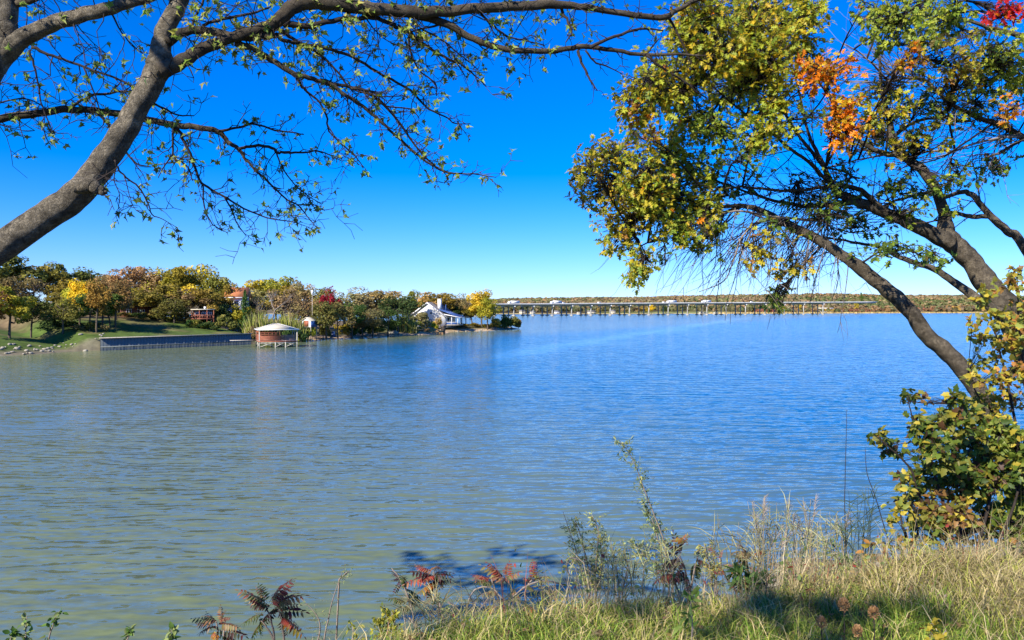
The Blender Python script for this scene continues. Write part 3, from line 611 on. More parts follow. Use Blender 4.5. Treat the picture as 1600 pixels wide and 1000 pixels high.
MB().tube([(4.9, 5.0, 4.5), (4.9, 5.0, 7.2)], .12, 8).build('vent_pipe', M_blue_paint, r_)
def window(par, x, y, z, w, h, ax='y', out=-1):
    f = MB(); d = .1
    for dx, dz, ww, hh in ((0, h/2, w + .2, .1), (0, -h/2, w + .2, .1), (-w/2, 0, .1, h), (w/2, 0, .1, h), (0, 0, .06, h)):
        f.box((x + (dx if ax == 'y' else out * .04), y + (out * .04 if ax == 'y' else dx), z + dz), (ww if ax == 'y' else d, d if ax == 'y' else ww, hh))
    fo = f.build('window', M_white, par)
    MB().box((x if ax == 'y' else x + out * .012, y + out * .012 if ax == 'y' else y, z), (w if ax == 'y' else .02, .02 if ax == 'y' else w, h)).build('pane', M_glass, fo)
window(wh, 4.0, 0, 1.6, .9, 1.5); window(wh, 1.2, 0, 1.5, 1.2, 1.5); window(wh, -2.6, 0, 1.5, 1.2, 1.5); window(wh, -1.6, 0, 4.3, 1.0, 1.0)
mv = MB(); mv.prism([(.42 * math.cos(i * .524), .3 * math.sin(i * .524)) for i in range(12)], 0, .05); vo_ = mv.build('gable_vent', M_dark, wh, (1.3, -.01, 4.25)); vo_.rotation_euler = (math.pi / 2, 0, 0)
# porch on the right side
px0, px1, py0, py1 = hw, hw + 4.6, 1.2, 7.4
pr = MB(); a = np.array([[3.9, py0 - .6, 5.32], [3.9, py1, 5.32], [px1 + .6, py1, 2.75], [px1 + .6, py0 - .6, 2.75]]); pr.add(np.vstack([a, a + [0, 0, .16]]), np.array([[0, 1, 2, 3], [7, 6, 5, 4], [0, 3, 7, 4], [1, 5, 6, 2], [2, 6, 7, 3], [0, 4, 5, 1]]))
po = pr.build('porch_roof', M_blue_roof, wh)
for k in range(6):
    yy = py0 - .3 + k * 1.2; MB().bar((3.95, yy, 5.51), (px1 + .55, yy, 2.96), .06, .06).build('roof_seam', M_blue_roof, po)
MB().bar((px0 - 1, py0 - .62, 3.9 + .1), (px1 + .6, py0 - .62, 2.82), .06, .26).build('fascia', M_white, po); MB().bar((px1 + .62, py0 - .6, 2.8), (px1 + .62, py1, 2.8), .06, .26).build('fascia', M_white, po)
MB().box(((px0 + px1) / 2 + .02, (py0 + py1) / 2, .22), (4.6, 6.2, .24)).build('porch_floor', M_grey_wood, wh)
for xx, yy in ((px0 + .2, py0), (px0 + 2.3, py0), (px1 - .1, py0), (px1 - .1, py0 + 3.2), (px1 - .1, py1 - .2)): MB().box((xx, yy, 1.55), (.16, .16, 2.5)).build('porch_post', M_white, wh)
MB().bar((px0, py0 - .02, 1.15), (px1, py0 - .02, 1.15), .1, .12).build('porch_rail', M_white, wh); MB().bar((px1 - .08, py0, 1.15), (px1 - .08, py1, 1.15), .1, .12).build('porch_rail', M_white, wh)
MB().box((px0 + .035, 5.5, 1.5), (.05, 3.2, 2.2)).build('glass_door', M_glass, wh)
MB().box((px0 + 2.2, py0 + .06, .72), (4.2, .05, .8)).build('porch_skirt', M_blue_roof, wh)

# ------------------------------------------------------------------ shed, yard lamp, cabin, houses in the wood
p = at(479, 500, 190); gz = float(land_z(p[0], p[1])[0])
sh_ = thing('garden_shed', 'little red and white shed with blue side below the lamp pole', 'shed', (p[0], p[1], gz), math.radians(-24))
bz = at(479, 511, 190)[2] - gz
for x in (-1.2, 1.2):
    for y in (.1, 2.3): MB().box((x, y, bz / 2 - .2), (.14, .14, bz + .4)).build('post', M_grey_wood, sh_)
w2 = 1.35; mb = MB(); mb.add([(-w2, 0, bz), (w2, 0, bz), (w2, 0, bz + 1.6), (0, 0, bz + 2.3), (-w2, 0, bz + 1.6)], [np.array([[0, 1, 2, 3, 4]])]); mb.build('front', M_white, sh_)
MB().box((w2 - .03, 1.2, bz + .8), (.06, 2.4, 1.6)).build('side_wall', M_blue_paint, sh_); MB().box((-w2 + .03, 1.2, bz + .8), (.06, 2.4, 1.6)).build('side_wall', M_blue_paint, sh_)
MB().box((0, 2.38, bz + .85), (2 * w2 - .14, .05, 1.7)).build('back_wall', M_blue_paint, sh_); MB().box((0, 1.2, bz + .04), (2 * w2 - .14, 2.3, .08)).build('floor', M_grey_wood, sh_)
do = MB().box((-.1, -.03, bz + .82), (1.5, .05, 1.5)).build('door', M_red_wood, sh_); MB().box((.45, -.07, bz + .8), (.06, .06, .2)).build('handle', M_dark, do)
rs = MB()
for s in (-1, 1):
    a = np.array([[0, -.3, bz + 2.36], [0, 2.7, bz + 2.36], [s * (w2 + .3), 2.7, bz + 1.5], [s * (w2 + .3), -.3, bz + 1.5]]); rs.add(np.vstack([a, a + [0, 0, .09]]), np.array([[0, 1, 2, 3], [7, 6, 5, 4], [0, 3, 7, 4], [1, 5, 6, 2], [2, 6, 7, 3]]))
rs.build('roof', M_cream_roof, sh_)
p = at(488, 500, 193); gz = float(land_z(p[0], p[1])[0]); lt = at(488, 456, 193)[2] - gz
lp = thing('yard_lamp', 'tall slim grey lamp pole with a white globe behind the red shed', 'lamp pole', (p[0], p[1], gz))
MB().tube([(0, 0, -.3), (0, 0, lt * .5), (0, 0, lt - .6)], [.08, .06, .05], 8).build('pole', M_grey_wood, lp)
g = MB(); g.tube([(0, 0, lt - .65), (0, 0, lt - .5), (0, 0, lt - .2), (0, 0, lt + .15), (0, 0, lt + .4), (0, 0, lt + .5)], [.1, .22, .3, .3, .2, .04], 12); g.build('globe', M_white, lp, smooth=True)
MB().tube([(0, 0, lt - .75), (0, 0, lt - .62)], [.16, .2], 10).build('collar', M_concrete, lp)
p = at(317, 500, 173); gz = float(land_z(p[0], p[1])[0]); top = at(317, 482, 173)[2] - gz; bot = at(317, 499, 173)[2] - gz
cb = thing('red_cabin', 'reddish brown cabin with flat pale roof on the bank above the lawn', 'cabin', (p[0], p[1], gz), math.radians(20))
MB().box((0, 1.6, (bot + top) / 2 - .15), (4.1, 3.2, top - bot - .35)).build('wall', M_brown_wood, cb)
MB().box((0, 1.3, top - .22), (5.0, 4.4, .2)).build('roof', M_cream_roof, cb); MB().box((.4, 2.2, top + .15), (.5, .5, .55)).build('chimney', M_white, cb)
for x in (-2.3, -.7, .9, 2.3): MB().box((x, -.75, (top - .4) / 2 - .2), (.14, .14, top + .1)).build('porch_post', M_red_wood, cb)
for z in (bot + .15, bot + .95): MB().bar((-2.3, -.8, z), (2.3, -.8, z), .1, .18).build('rail', M_red_wood, cb)
for k in range(9): MB().bar((-2.1 + k * .52, -.8, bot + .2), (-2.1 + k * .52, -.8, bot + .95), .09).build('baluster', M_red_wood, cb)
MB().box((0, -.1, bot), (4.7, 1.4, .14)).build('deck', M_brown_wood, cb)
for x in (-1.2, .2, 1.4): window(cb, x, 0, bot + 1.25, .8, .75)
def wood_house(name, label, px, Y, eave_py, ridge_py, wpx, rz, wall, roof_m, dl=8.0):
    p = at(px, 500, Y); gz = float(land_z(p[0], p[1])[0]); ze = at(px, eave_py, Y)[2] - gz; zr = at(px, ridge_py, Y)[2] - gz; w = wpx * Y / FPX / 2
    t = thing(name, label, 'house', (p[0], p[1], gz), math.radians(rz)); d = dl / 2
    MB().box((0, 0, ze / 2 - .2), (2 * w, dl, ze + .4)).build('wall', wall, t)
    r = MB(); r.add([(-w - .5, -d - .6, ze), (w + .5, -d - .6, ze), (w + .5, d + .6, ze), (-w - .5, d + .6, ze), (-w - .3, 0, zr), (w + .3, 0, zr)], [np.array([[0, 1, 5, 4], [2, 3, 4, 5], [3, 2, 1, 0]]), np.array([[1, 2, 5], [3, 0, 4]])]); ro_ = r.build('roof', roof_m, t)
    MB().bar((-w - .5, -d - .62, ze - .06), (w + .5, -d - .62, ze - .06), .08, .22).build('fascia', M_white, ro_)
    for k in range(3): window(t, -w * .6 + k * w * .6, -d, ze - 1.4, 1.0, 1.2)
wood_house('hillside_house', 'house with orange tiled roof showing between trees on the slope', 372, 190, 465, 449, 30, 14, M_white, M_orange_roof)
wood_house('shaded_house', 'dark walled house with pale low roof half hidden in the wood', 222, 181, 478, 470, 60, 26, M_brown_wood, M_cream_roof)
# odds and ends on the beach
p = at(521, 518, 203); b_ = thing('blue_bin', 'dark blue bin standing on the beach beside a plank', 'bin', (p[0], p[1], float(land_z(p[0], p[1])[0])))
MB().prism([(-.4, -.4), (.4, -.4), (.4, .4), (-.4, .4)], 0, 1.2).build('body', M_blue_paint, b_); MB().box((0, 0, 1.26), (.95, .95, .1)).build('lid', M_blue_paint, b_)
p = at(514, 521, 199); gz = float(land_z(p[0], p[1])[0]); pk = MB(); pk.bar((-1.1, 0, .1), (.9, .6, 1.0), .3, .08); tag(pk.build('plank', M_white, None, (p[0], p[1], gz)), 'white plank propped up on the sand by the blue bin', 'plank')
p = at(613, 516, 222); o = boulder(p[0], p[1], .7, 2.7, 'big white boulder standing alone on the beach left of the reeds', None); 
p = at(692.5, 521, 238.5); st = thing('tree_stump', 'dark flaring tree stump at the water edge of the orange sand', 'stump', (p[0], p[1], 0))
sp = MB(); Q = [(0, 0, -.5), (0, 0, .6), (.05, 0, 1.4), (0, 0, 2.1), (-.05, 0, 2.5)]; sp.tube(Q, [.55, .6, .72, .88, .98], 11); sp.build('trunk', plain('wet_stump', (.075, .06, .05), .9, .35, 2.0, .5), st, smooth=True)
for k in range(5):
    a = k * 1.26; MB().tube([(.7 * math.cos(a), .7 * math.sin(a), 2.2), (1.1 * math.cos(a), 1.1 * math.sin(a), 2.65)], [.22, .08], 5).build('root', M_far_bark, st)
# orange sand bluff below the house
bl = MB(); n = 40; U_ = np.linspace(0, 1, n); rows = []
for j, (zz, off) in enumerate(((-.3, -.2), (.35, .15), (1.1, .5), (1.75, 1.0), (1.9, 3.2), (1.4, 6.0))):
    for u in U_:
        q = at(655 + 38 * u, 522.5, 236.5); h = np.sin(u * math.pi) ** .5 if 0 < u < 1 else 0
        rows.append((q[0] + (vnoise(u * 17, j * 1.7, 4) - .5) * 1.1, q[1] + off + (vnoise(u * 13, j * 2.1, 8) - .5) * .9, -.3 + (zz + .3) * h * (1 + .25 * (vnoise(u * 9, j, 2) - .5))))
F = [[j*n+i, j*n+i+1, (j+1)*n+i+1, (j+1)*n+i] for j in range(5) for i in range(n-1)]
bl.add(rows, np.array(F)); tag(bl.build('sand_bluff', plain('orange_sand', (.50, .27, .10), .95, .3, .8, .6), smooth=True), kind='structure')

# ------------------------------------------------------------------ far shore: land, wood, reeds
FS = np.array([(-9000, 700), (-2600, 900), (-800, 1150), (-20, 1215), (110, 1225), (400, 1290), (620, 1400), (1000, 1500), (2000, 1700), (4000, 1500), (9000, 900)], float)
HT = np.array([(-9000, 40), (-400, 36), (-60, 35), (220, 40), (420, 41), (640, 49), (820, 54), (1080, 55), (1600, 52), (3000, 50), (9000, 45)], float)
def far_z(x, y):
    s = y - np.interp(x, FS[:, 0], FS[:, 1]); H = np.interp(x, HT[:, 0], HT[:, 1])
    z = np.where(s < 0, s * .02, np.minimum(s * .05, 1.6)) + smoothstep(40, 1250, s) * (H - 8) + (vnoise(x / 260, y / 260, 11) - .5) * 9 * smoothstep(200, 900, s)
    return z
fx = np.concatenate([np.arange(-9000, -1200, 600), np.arange(-1200, 2400, 40), np.arange(2400, 9001, 600)]); sv = np.concatenate([np.arange(-20, 100, 15), np.arange(100, 1500, 60), np.arange(1500, 9000, 900)])
FX, SV = np.meshgrid(fx, sv); FY = SV + np.interp(FX, FS[:, 0], FS[:, 1]); FZ = far_z(FX.ravel(), FY.ravel())
c = np.tile(np.array([.15, .115, .055]), (FX.size, 1)); s_ = SV.ravel()
meadow = ((s_ > 5) & (s_ < 210) & (FX.ravel() > 150) & (FX.ravel() < 420)); c[meadow] = (.24, .25, .07)
c[s_ < 22] = (.45, .36, .16)
nx, ny = len(fx), len(sv); ii = (np.arange(ny-1)[:, None] * nx + np.arange(nx-1)[None, :]).ravel()
tag(link('far_hills', raw_mesh('far_hills', np.stack([FX.ravel(), FY.ravel(), FZ], 1), np.stack([ii, ii+1, ii+nx+1, ii+nx], 1), vcol_material('far_ground', nscale=.02, namt=.3), c, True)), kind='structure')
def scatter_wood(name, label, X, Y, Hs, Cs, seed, q=15, size=.30):
    r = np.random.default_rng(seed); n = len(X); Z0 = far_z(X, Y)
    d = unit(r.normal(size=(n, q, 3))); d[..., 2] = np.abs(d[..., 2]) * 1.0 - .15; R = Hs[:, None, None] * .5
    P = np.stack([X, Y, Z0 + Hs * .45], 1)[:, None, :] + d * R * np.array([1.05, 1.05, 1.0]) * (.6 + .5 * r.random((n, q, 1)))
    Nn = unit(d + r.normal(size=d.shape) * .45); A = unit(np.cross(Nn, r.normal(size=d.shape))); B = np.cross(Nn, A); s = (Hs[:, None, None] * size) * (.7 + .6 * r.random((n, q, 1)))
    V = np.stack([P - A * s - B * s * .3, P + B * s - A * s * .2, P + A * s + B * s * .3, P - B * s + A * s * .2], 2).reshape(-1, 3)
    Cc = np.repeat(Cs[:, None, :] * (.75 + .5 * r.random((n, q, 1))), 4, 1).reshape(-1, 3)
    F = (np.arange(n * q) * 4)[:, None] + np.arange(4)
    o = link(name, raw_mesh(name, V, F, M_grass, Cc)); return tag(o, label, 'wood', kind='stuff')
HP = 1.3 * np.array([(.25, .175, .085), (.21, .16, .08), (.18, .155, .06), (.27, .165, .075), (.13, .14, .045), (.23, .195, .08)])
r = np.random.default_rng(3); n = 9500
S_ = 170 + 1330 * r.random(n) ** 1.0; Y_ = 1300 + S_; fr = r.uniform(-0.12, 0.70, n); X_ = fr * Y_; Y_ = S_ + np.interp(X_, FS[:, 0], FS[:, 1]); X_ = fr * Y_
k = ~((X_ > 140) & (X_ < 430) & (S_ < 240)); X_, Y_, S_ = X_[k], Y_[k], S_[k]; n = len(X_)
g = vnoise(X_ / 170, Y_ / 170, 21); ci = np.clip((g * 6 + r.normal(size=n) * 1.1).astype(int), 0, 5); Cs = HP[ci]
greenish = (X_ > 780) & (S_ < 800); gi = greenish & (r.random(n) < .6); Cs = Cs.copy(); Cs[gi] = np.array([.15, .17, .05])
scatter_wood('hill_wood', 'brown autumn wood covering the far hills beyond the bridge', X_, Y_, r.uniform(8, 14, n), Cs, 5, 14, .26)
SPL = np.array([(.28, .10, .055), (.24, .13, .06), (.16, .145, .06), (.30, .17, .06), (.21, .15, .085), (.11, .13, .045), (.36, .23, .05)])
n = 1500; X_ = r.uniform(430, 1250, n); S_ = 28 + 150 * r.random(n); Y_ = S_ + np.interp(X_, FS[:, 0], FS[:, 1]); ci = np.clip((vnoise(X_ / 45, Y_ / 45, 31) * 8 + r.normal(size=n) * .8).astype(int), 0, 6)
scatter_wood('shore_wood', 'belt of rust and brown trees along the far shore right of the bridge', X_, Y_, np.interp(X_, [430, 800, 900, 1250], [6, 8, 12, 13]) * r.uniform(.6, 1.25, n), SPL[ci], 6, 16, .26)
n = 520; X_ = np.concatenate([r.uniform(-160, 215, 430), r.uniform(215, 460, 90)]); S_ = np.concatenate([20 + 130 * r.random(430), 60 + 160 * r.random(90)]); Y_ = S_ + np.interp(X_, FS[:, 0], FS[:, 1])
GP = np.array([(.12, .12, .045), (.17, .15, .06), (.10, .115, .04), (.22, .15, .07), (.15, .14, .065)]); ci = r.integers(0, 5, n)
scatter_wood('cove_wood', 'mixed olive and brown trees on the shore seen under the bridge', X_, Y_, r.uniform(7, 13, n), GP[ci], 8, 18, .24)
n = 3800; X_ = r.uniform(330, 1400, n); S_ = r.uniform(-3, 18, n); Y_ = S_ + np.interp(X_, FS[:, 0], FS[:, 1]); mbv = []; Z0 = np.maximum(far_z(X_, Y_), 0) - .2; h = r.uniform(1.2, 2.6, n); w = r.uniform(.8, 2.2, n)
V = np.stack([np.stack([X_ - w, Y_, Z0], 1), np.stack([X_ + w, Y_ + r.normal(size=n), Z0], 1), np.stack([X_ + w * .7, Y_ + r.normal(size=n), Z0 + h], 1), np.stack([X_ - w * .5, Y_, Z0 + h * .9], 1)], 1).reshape(-1, 3)
Cc = np.repeat(np.array([.50, .38, .15]) * (.75 + .5 * r.random((n, 1))), 4, 0)
tag(link('reed_bed', raw_mesh('reed_bed', V, (np.arange(n) * 4)[:, None] + np.arange(4), M_grass, Cc)), 'long straw coloured reed bed along the far waterline', 'reeds', kind='stuff')
def shore_tree(px, top, wpx, color, dx=40, label=''):
    d = 1250.0 + max(0, px - 1000) * .55 + dx; p = at(px, 480, d); z0 = float(far_z(np.array([p[0]]), np.array([p[1]]))[0]); H = at(px, top, d)[2] - z0; W = wpx * d / FPX / 2
    cm, tm = CROWNS['broad'][px % 7]; t = thing('broadleaf_tree', label, 'tree', (p[0], p[1], z0), px * .7)
    o = link('crown', cm, t, (0, 0, H * .52)); o.scale = (W, W, H * .40); cc = PAL[color]; o.color = (cc[0], cc[1], cc[2], 1); k = link('trunk', tm, t, (0, 0, H * .52)); k.scale = (W * .8, W * .8, H * .5)
shore_tree(1003, 475.5, 17, 'orangetan', -25, 'wide bright orange tree standing on the shore under the bridge'); shore_tree(1018, 474.5, 12, 'yellow', -22, 'yellow tree right of the orange one on the shore under the bridge'); shore_tree(936, 480, 9, 'orangetan', -30, 'small low orange tree between bridge piers on the far shore')
shore_tree(1011, 479, 9, 'gold', -28, 'small golden tree between the orange and yellow trees under the bridge'); shore_tree(1249, 473, 8, 'gold', 0, 'small golden tree above the rust belt near the end of the bridge'); shore_tree(1338, 471, 8, 'gold', 30, 'golden tree at the far end of the overpass')
shore_tree(1040, 477, 16, 'dkgreen', -10, 'dark green tree behind the bridge piers beside the meadow'); shore_tree(1346, 455, 7, 'green', 500, 'lone dark tree sticking up from the far hill skyline')

# ------------------------------------------------------------------ highway bridge
def bridge_at(px): return 880 + (px - 822) * .55
def deck_z(px): return float(np.interp(px, [600, 822, 1080, 1340, 1420], [12.6, 13.9, 16.3, 18.8, 19.5]))
br = thing('highway_bridge', 'long pale concrete highway bridge on many piers across the lake', 'bridge', (at(760, 480, bridge_at(760))[0], bridge_at(760), 0)); B0 = np.array(br.location)
pts = []
for px in np.arange(640, 1361, 15): q = at(px, 480, bridge_at(px)); pts.append(np.array([q[0], q[1], deck_z(px)]) - B0)
pts = np.array(pts); tg = unit(np.gradient(pts[:, :2], axis=0)); nr = np.stack([-tg[:, 1], tg[:, 0]], 1)
def strip(off, zlo, zhi, wd):
    mb = MB(); R = []
    for q, nn in zip(pts, nr):
        for o2, z in ((off - wd/2, zlo), (off + wd/2, zlo), (off + wd/2, zhi), (off - wd/2, zhi)): R.append((q[0] + nn[0] * o2, q[1] + nn[1] * o2, q[2] + z))
    n = len(pts); F = [[i*4+a, i*4+(a+1) % 4, (i+1)*4+(a+1) % 4, (i+1)*4+a] for i in range(n-1) for a in range(4)] + [[3, 2, 1, 0], [4*n-4, 4*n-3, 4*n-2, 4*n-1]]
    mb.add(R, np.array(F)); return mb
M_asph = plain('asphalt', (.06, .06, .06), .9, .2, .1); M_girder = plain('shaded_girder', (.30, .30, .29), .85, .1, .1)  # girder grey is darker: shade under the deck is in the colour
strip(0, -1.0, -.72, 25).build('deck', M_concrete, br); strip(0, -.716, -.70, 22).build('roadway', M_asph, br)
strip(-12.2, -.72, .25, .35).build('parapet', M_concrete, br); strip(12.2, -.72, .25, .35).build('parapet', M_concrete, br)
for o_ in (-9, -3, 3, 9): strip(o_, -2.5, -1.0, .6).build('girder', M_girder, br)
M_pier = plain('pier_concrete', (.33, .32, .30), .9, .15, .3)
for px in np.arange(704, 1300, 30.2):
    q = at(px, 480, bridge_at(px)); j = int(np.argmin(np.abs(pts[:, 0] + B0[0] - q[0]))); nn = nr[j]; base = np.array([q[0], q[1], 0]) - B0; zc = deck_z(px) - 2.5
    cap = MB(); a_ = base + np.array([nn[0] * -12.5, nn[1] * -12.5, zc - .6]); b2 = base + np.array([nn[0] * 12.5, nn[1] * 12.5, zc - .6]); cap.bar(a_, b2, 1.5, 1.2); co = cap.build('pier', M_concrete, br)
    for o_ in (-9.5, 0, 9.5):
        c0 = base + np.array([nn[0] * o_, nn[1] * o_, 0]); MB().tube([c0 + [0, 0, -3], c0 + [0, 0, zc - 1.1]], .75, 10).build('column', M_pier, co)
        MB().box(c0 + np.array([0, 0, .1]), (3.4, 3.0, 2.2), math.atan2(nn[1], nn[0])).build('footing', M_pier, co)
# vehicles on the bridge
def vehicle(px, kind, label, lane=-7):
    q = at(px, 470, bridge_at(px)); j = int(np.argmin(np.abs(pts[:, 0] + B0[0] - q[0]))); tt = tg[j]; nn = nr[j]
    t = thing('truck' if kind == 'truck' else ('van' if kind == 'van' else 'car'), label, 'truck' if kind == 'truck' else kind, (q[0] + nn[0] * lane, q[1] + nn[1] * lane, deck_z(px) - .70), math.atan2(tt[1], tt[0]))
    wheels = []
    if kind == 'truck':
        MB().box((1.5, 0, 2.55), (11.5, 2.5, 2.8)).build('trailer', M_white, t)
        cbm = MB(); cbm.add([(-8.2, -1.2, .6), (-5, -1.2, .6), (-5, 1.2, .6), (-8.2, 1.2, .6), (-7.6, -1.15, 3.0), (-5, -1.15, 3.5), (-5, 1.15, 3.5), (-7.6, 1.15, 3.0), (-8.2, -1.2, 1.7), (-8.2, 1.2, 1.7)], [np.array([[3, 2, 1, 0], [4, 5, 6, 7], [1, 2, 6, 5], [8, 4, 7, 9], [0, 8, 9, 3]]), np.array([[0, 1, 5, 4, 8], [3, 9, 7, 6, 2]])]); cbm.build('cab', M_white, t)
        MB().box((-7.75, 0, 2.35), (.06, 2.0, .8)).build('windscreen', M_glass, t); MB().box((-.5, 0, .95), (14, .9, .3)).build('chassis', M_dark, t); wheels = [-7.2, -4.6, -3.4, 4.6, 5.9]
    else:
        L_, h_, c_ = (5.2, 2.2, 1.0) if kind == 'van' else (4.5, 1.45, .9)
        m_ = M_white if kind == 'van' else [M_white, M_dark, M_blue_paint][px % 3]
        bb = MB(); pr_ = [(-L_/2, .35), (L_/2, .35), (L_/2, c_), (L_*.42, h_), (-L_*.22, h_), (-L_*.36, c_), (-L_/2, c_ * .85)]; n = len(pr_)
        bb.add([(x, -.9, z) for x, z in pr_] + [(x, .9, z) for x, z in pr_], [np.array([[i, (i+1) % n, n+(i+1) % n, n+i] for i in range(n)]), np.array([list(range(n))[::-1], list(range(n, 2*n))])]); bb.build('body', m_, t)
        MB().box((L_ * .1, 0, (c_ + h_) / 2), (L_ * .5, 1.86, (h_ - c_) * .6)).build('window', M_glass, t); wheels = [-L_*.32, L_*.32]
    wmsh = MB().tube([(0, -.15, 0), (0, .15, 0)], .45 if kind == 'truck' else .33, 10).mesh('wheel', M_tyre)
    for wx in wheels:
        for s in (-1, 1): link('wheel', wmsh, t, (wx, s * (1.05 if kind == 'truck' else .85), .45 if kind == 'truck' else .33))
vehicle(797, 'truck', 'white lorry crossing the bridge above the sandy point'); vehicle(863, 'truck', 'white lorry on the bridge followed by a white van', -7); vehicle(874, 'van', 'white van close behind a lorry on the bridge')
vehicle(930, 'van', 'white van on the bridge midway between lorry and blue car'); vehicle(958, 'car', 'dark car on the bridge just left of the orange trees'); vehicle(1031, 'van', 'white van on the bridge just past the yellow tree')
vehicle(1044, 'truck', 'white lorry on the bridge above the meadow'); vehicle(1098, 'truck', 'white lorry on the bridge above the moored houseboat'); vehicle(1168, 'van', 'white van on the bridge near the reed bed')
# small buildings and boats on the shore under the bridge
def cottage(px, py, d, w, h, label, wall=M_cream_roof, roofm=M_grey_shingle, rz=.2):
    p = at(px, py, d); z0 = max(.2, float(far_z(np.array([p[0]]), np.array([p[1]]))[0])); t = thing('cottage', label, 'cottage', (p[0], p[1], z0), rz); v = w * .35
    MB().box((0, 0, h / 2 - .3), (w, v * 2, h + .6)).build('wall', wall, t); r = MB(); r.add([(-w/2-.5, -v-.5, h), (w/2+.5, -v-.5, h), (w/2+.5, v+.5, h), (-w/2-.5, v+.5, h), (-w/2-.5, 0, h * 1.6), (w/2+.5, 0, h * 1.6)], [np.array([[0, 1, 5, 4], [2, 3, 4, 5], [3, 2, 1, 0]]), np.array([[1, 2, 5], [3, 0, 4]])]); r.build('roof', roofm, t)
    MB().box((0, -v - .03, 1.0), (1.0, .06, 2.0)).build('door', M_dark, t)
    for s in (-1, 1): window(t, s * w * .3, -v, h * .55, 1.2, 1.1)
cottage(816, 489, 1222, 9, 4.0, 'white cottage with grey roof on the shore beneath the first bridge piers'); cottage(832, 489, 1218, 8, 3.0, 'low cream cottage beside the white one under the bridge', M_cream_roof); cottage(924, 488, 1228, 12, 3.4, 'wide white cottage on the far shore between the lorry and dark car'); cottage(958, 487, 1240, 7, 4.0, 'small white cottage just left of the orange trees')
cottage(870, 488, 1232, 8, 3.2, 'grey walled cottage under the bridge below the white van', M_concrete); cottage(1290, 480, 1475, 30, 5.5, 'long white flat building among rust trees below the overpass', M_white, M_cream_roof, .1)
def boat(px, d, L_, label):
    p = at(px, 489, d); t = thing('houseboat', label, 'boat', (p[0], p[1], 0), .25)
    hb = MB(); hb.add([(-L_/2, -1.5, .9), (L_*.4, -1.5, .9), (L_/2, 0, 1.0), (L_*.4, 1.5, .9), (-L_/2, 1.5, .9), (-L_*.46, -1.2, -.4), (L_*.36, -1.2, -.4), (L_*.42, 0, -.4), (L_*.36, 1.2, -.4), (-L_*.46, 1.2, -.4)], [np.array([[0, 1, 2, 3, 4]]), np.array([[5, 6, 1, 0], [6, 7, 2, 1], [7, 8, 3, 2], [8, 9, 4, 3], [9, 5, 0, 4]])]); hb.build('hull', M_support, t)
    MB().box((-L_*.05, 0, 2.0), (L_*.65, 2.6, 2.2)).build('cabin', M_cream_roof, t); MB().box((-L_*.05, 0, 3.2), (L_*.75, 3.2, .18)).build('roof', M_white, t)
    for k in range(3): MB().box((-L_*.25 + k * L_*.2, -1.32, 2.2), (L_*.12, .05, .8)).build('window', M_glass, t)
boat(1098, 1160, 16, 'cream houseboat moored on the shore side of the bridge'); boat(1119, 1150, 11, 'small white boat moored beside the cream houseboat'); boat(905, 1150, 9, 'small white boat moored under the bridge near the wide cottage')

# ------------------------------------------------------------------ near bank
EX = np.array([(-400, 0.0), (-60, 2.5), (-2, 2.4), (-1.0, 3.2), (-0.74, 3.55), (-0.4, 3.7), (-0.15, 3.8), (0.33, 4.05), (0.7, 4.15), (1.07, 4.2), (1.6, 4.25), (2.25, 4.4), (3.3, 4.75), (6, 6.8), (10, 9), (20, 14), (60, 22), (400, 40)])
SX = np.array([(-400, -150), (-110, -5), (-60, 8), (-10, 12), (-3, 13), (0, 14.5), (4, 19), (8, 23.5), (11, 24), (14, 24.8), (25, 28), (60, 36), (400, 60)], float)
def bank_z(x, y):
    x = np.asarray(x, float); y = np.asarray(y, float)
    e = np.interp(x, EX[:, 0], EX[:, 1]); s = np.interp(x, SX[:, 0], SX[:, 1]); t = (y - e) / (s - e)
    z = np.where(t < 0, 6.1, 6.1 * np.clip(1 - t, 0, 1) ** 1.7)
    z = np.where(t > 1, -(t - 1) * 4, z)
    k = smoothstep(-60, -3, y) * 1.0
    z = z + (vnoise(x * .9, y * .9, 2) - .5) * .16 + (vnoise(x * 3.1, y * 3.1, 6) - .5) * .06
    return np.maximum(z, -3)
bx = np.concatenate([np.arange(-400, -40, 20), np.arange(-40, -8, 1.5), np.arange(-8, 12, .22), np.arange(12, 60, 1.5), np.arange(60, 401, 20)]); by = np.concatenate([np.arange(-200, -10, 12), np.arange(-10, 1, 1), np.arange(1, 12, .2), np.arange(12, 50, .8), np.arange(50, 90, 5)])
BX, BY = np.meshgrid(bx, by); BZ = bank_z(BX.ravel(), BY.ravel())
n1 = vnoise(BX.ravel() * 1.3, BY.ravel() * 1.3, 12); n2 = vnoise(BX.ravel() * .45, BY.ravel() * .45, 14)
c = np.array([.11, .10, .045]) * (1 - n2[:, None]) + np.array([.20, .165, .085]) * n2[:, None]; c = c * (.75 + .5 * n1[:, None])
wet = smoothstep(1.6, .2, BZ)[:, None]; c = c * (1 - wet) + np.array([.17, .145, .10]) * wet
nx, ny = len(bx), len(by); ii = (np.arange(ny-1)[:, None] * nx + np.arange(nx-1)[None, :]).ravel()
tag(link('ground', raw_mesh('ground', np.stack([BX.ravel(), BY.ravel(), BZ], 1), np.stack([ii, ii+1, ii+nx+1, ii+nx], 1), vcol_material('bank_soil', nscale=9.0, namt=.4, bump=.8), c, True)), kind='structure')
# stones at the foot of the bank
for i in range(10):
    px = random.uniform(1120, 1330); x = random.uniform(6.4, 11.5); ys = float(np.interp(x, SX[:, 0], SX[:, 1])); y = ys + random.uniform(-1.6, .7)
    boulder(x, y, max(0, float(bank_z(x, y))) - .02, random.uniform(.25, .55), 'pale stone at the waterline behind the tall dry grass', 'stones at the foot of the near bank')

